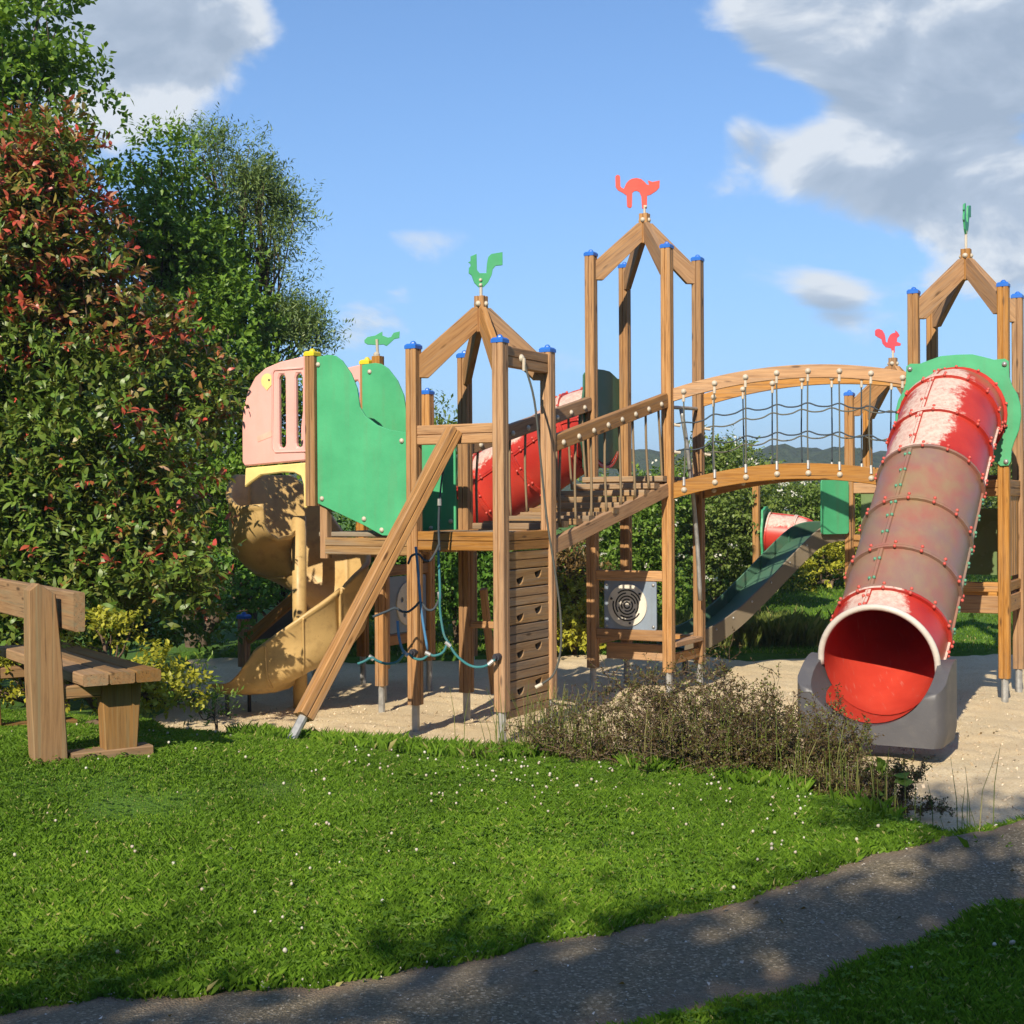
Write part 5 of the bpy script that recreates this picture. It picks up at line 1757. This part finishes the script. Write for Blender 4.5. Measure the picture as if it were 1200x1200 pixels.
# twiggy scrub along the sand edge
def scrub(base, spread, height, n_stem, label, seed, n_leaf, dense=1.0, leafmat_='scrub_leaf'):
    rng = np.random.default_rng(seed)
    bx, by = base
    bz = float(lawn_z(bx, by)); bz = max(bz, -.14)
    t = thing('twiggy_shrub', label, 'shrub', (bx, by, bz))
    m = MB(); tips = []
    for i in range(n_stem):
        a = rng.uniform(0, 6.28); rr = spread * rng.uniform(0, .55)
        p = Vector((bx + math.cos(a) * rr, by + math.sin(a) * rr * .6, bz - .05))
        d = Vector((math.cos(a) * rng.uniform(.2, 1.1) * spread * 1.3, math.sin(a) * rng.uniform(.2, .8) * spread * .8, height * rng.uniform(.6, 1.1))).normalized()
        pts = [p]
        Lx = height * rng.uniform(.8, 1.35)
        for k in range(6):
            d = (d + Vector(rng.normal(0, .28, 3)) * .7 + Vector((0, 0, -.02))).normalized()
            pts.append(pts[-1] + d * Lx / 6)
        m.tube(pts, [.0055 * (1 - .13 * k) for k in range(7)], 3, cap=False)
        tips += pts[2:]
        for k in range(1, 7):
            for _ in range(int(rng.integers(2, 5) * dense)):
                e = (d + Vector(rng.normal(0, .9, 3))).normalized()
                if e.z < -.2: e.z *= -.5
                q = [pts[k]]
                sl = height * rng.uniform(.12, .36)
                for j in range(3):
                    e = (e + Vector(rng.normal(0, .35, 3))).normalized()
                    q.append(q[-1] + e * sl / 3)
                m.tube(q, [.0026, .0022, .0018, .0012], 3, cap=False)
                tips += q[1:]
    m.build('twigs', 'bark', t)
    tips = np.array([tuple(p) for p in tips])
    k = rng.integers(0, len(tips), n_leaf)
    P = tips[k] + rng.normal(0, .008, (n_leaf, 3))
    mm = kite_mesh('foliage', P, rng.normal(size=(n_leaf, 3)) + np.array([0, 0, .4]), rng.normal(size=(n_leaf, 3)) + np.array([0, -.3, .8]), rng.uniform(.010, .025, n_leaf), rng.uniform(.006, .014, n_leaf), {'rnd': rng.uniform(0, 1, n_leaf)})
    o = mkobj('foliage', mm, leafmat_, t); o.matrix_basis = WORLD[t.name].inverted()
    return t


scrub((.33, 9.05), .40, .40, 30, 'thin sprawling scrub below the plank climbing wall', 41, 5200, 1.0)
scrub((.85, 8.85), .44, .56, 46, 'leafless twiggy scrub at the foot of the cat tower', 42, 13000, 1.1)
scrub((1.28, 8.75), .46, .66, 60, 'tallest twiggy brown scrub below the maze panel', 43, 21000, 1.2)
scrub((1.70, 8.45), .46, .47, 62, 'dense dark brown scrub in front of the grey slide mouth', 44, 30000, 1.4)
scrub((2.05, 8.0), .33, .30, 46, 'low dark scrub where lawn, sand and path meet', 45, 17000, 1.4)


# weeds and grass stalks standing in the scrub
def stalks():
    n = 420
    X = np.concatenate([RNG.normal(.25, .22, 190), RNG.normal(.75, .35, 130), RNG.normal(1.7, .35, 100)])
    Y = y_near(X) + RNG.normal(.0, .14, n)
    Zb = np.maximum(lawn_z(X, Y), -.2)
    h = RNG.uniform(.14, .52, n)
    m = MB()
    for x, y, z, hh in zip(X, Y, Zb, h):
        a = RNG.uniform(0, 6.28); l = RNG.uniform(.02, .16) * hh
        m.tube([(x, y, z - .02), (x + math.cos(a) * l * .4, y + math.sin(a) * l * .4, z + hh * .6), (x + math.cos(a) * l * 1.6, y + math.sin(a) * l * 1.6, z + hh)], [.0034, .0026, .0012], 3, cap=False)
    o = m.build('grass_stalks', 'tall_grass')
    at_ = o.data.attributes.new('rnd', 'FLOAT', 'POINT')
    at_.data.foreach_set('value', np.repeat(RNG.uniform(0, 1, n), 9).astype(np.float32))
    tag(o, 'thin pale grass stalks growing through the scrub', 'grass', kind='stuff')


stalks()
plant('broad_weed', 'single upright broad-leaved weed where the scrub ends', 'weed', (2.12, 7.75, -.03), [(2.12, 7.75, .05, .04, .04, .07)], 9, 2, .05, .09, .06, 'shrub_leaf', 61, r0=.006, upbias=1.2)

# trees behind the viewer: they throw the dappled shade over path and right-hand lawn
def shade_tree(x, y, lumps, label, seed, n, clumps=(22, .22, .42)):
    plant('shade_tree', label, 'tree', (x, y, 0), lumps, n, 8, .5, .16, .10, 'tree_leaf', seed, trunk='trunk', crown_name='crown', r0=.12, rough=.3, inner=.1, clumps=clumps)


shade_tree(-3.4, -5.2, [(-3.0, -4.4, 6.0, .6, .6, .35), (-4.4, -4.5, 5.7, .5, .5, .3), (-2.5, -4.2, 5.6, .45, .45, .3)], 'tree behind the path that shades its left stretch', 71, 150, (9, .2, .4))
shade_tree(-1.1, -4.6, [(-.7, -3.5, 5.3, 1.2, 1.1, .9), (.3, -3.1, 5.6, 1.1, 1.1, .8), (-1.0, -3.1, 6.8, .8, .8, .4), (-2.1, -3.9, 6.2, .45, .45, .3)], 'tree behind the path that shades its middle', 72, 330, (18, .22, .42))
shade_tree(1.2, -4.4, [(-1.0, -3.0, 4.9, .8, .7, .5), (-.4, -2.6, 4.9, .8, .7, .5), (.2, -2.3, 4.9, .8, .8, .5), (.6, -3.8, 5.0, 1.3, 1.3, 1.0), (2.0, -3.6, 5.4, 1.2, 1.2, .9)], 'tree behind the path that shades the right-hand lawn', 73, 1300, (50, .3, .55))


# unseen belt of trees behind and beside the viewer, added to block skylight
def sky_screen():
    rng = np.random.default_rng(91)
    n = 26000
    a = rng.uniform(math.radians(-205), math.radians(25), n)           # all round except in front
    R = rng.uniform(30, 38, n)
    top = 9.5 + 2.2 * np.sin(a * 9) + 1.3 * np.sin(a * 23 + 1)
    zz = top * rng.uniform(0, 1, n) ** .8
    P = np.stack([R * np.cos(a), R * np.sin(a), zz], -1)
    k = kite_mesh('sky_screen_trees', P, rng.normal(size=(n, 3)), rng.normal(size=(n, 3)) + np.array([0, 0, .8]), rng.uniform(.7, 1.5, n), rng.uniform(.5, 1.0, n), {'rnd': rng.uniform(0, 1, n)})
    tag(mkobj('sky_screen_trees', k, 'tree_leaf'), 'unseen belt of trees added behind the viewer to block skylight', 'sky_screen_trees', kind='stuff')


sky_screen()

n_ = 420
fx = RNG.uniform(-3, 4, n_); fy = RNG.uniform(3.6, 11, n_)
k_ = (path_in(fx, fy) > .02) | (sand_in(fx, fy) > .1)
fx, fy = fx[k_], fy[k_]
fz = np.where(path_in(fx, fy) > .02, .032, sand_z(fx, fy) + .006)
scatter_flakes('fallen_leaves', fx, fy, fz, RNG.uniform(.006, .018, len(fx)), 'russet_leaf', 'dry fallen leaves scattered on path and sand', 'fallen leaves', .35)

# ------------------------------------------------------------------ summer haze in the air
def haze():
    m = bpy.data.materials.new('summer_haze'); m.use_nodes = True
    nt = m.node_tree; nt.nodes.clear()
    v = nt.nodes.new('ShaderNodeVolumePrincipled'); o = nt.nodes.new('ShaderNodeOutputMaterial')
    v.inputs['Color'].default_value = (.82, .90, 1.0, 1); v.inputs['Density'].default_value = 0.0008; v.inputs['Anisotropy'].default_value = .2
    nt.links.new(v.outputs[0], o.inputs['Volume'])
    b = MB(); b.box(Matrix.Translation((0, 650, 14.0)), 2900, 2000, 38.0)
    me = b.mesh('haze')
    ob = mkobj('haze', me, m)
    tag(ob, 'thin blue summer haze in the air', 'haze', kind='stuff')


haze()
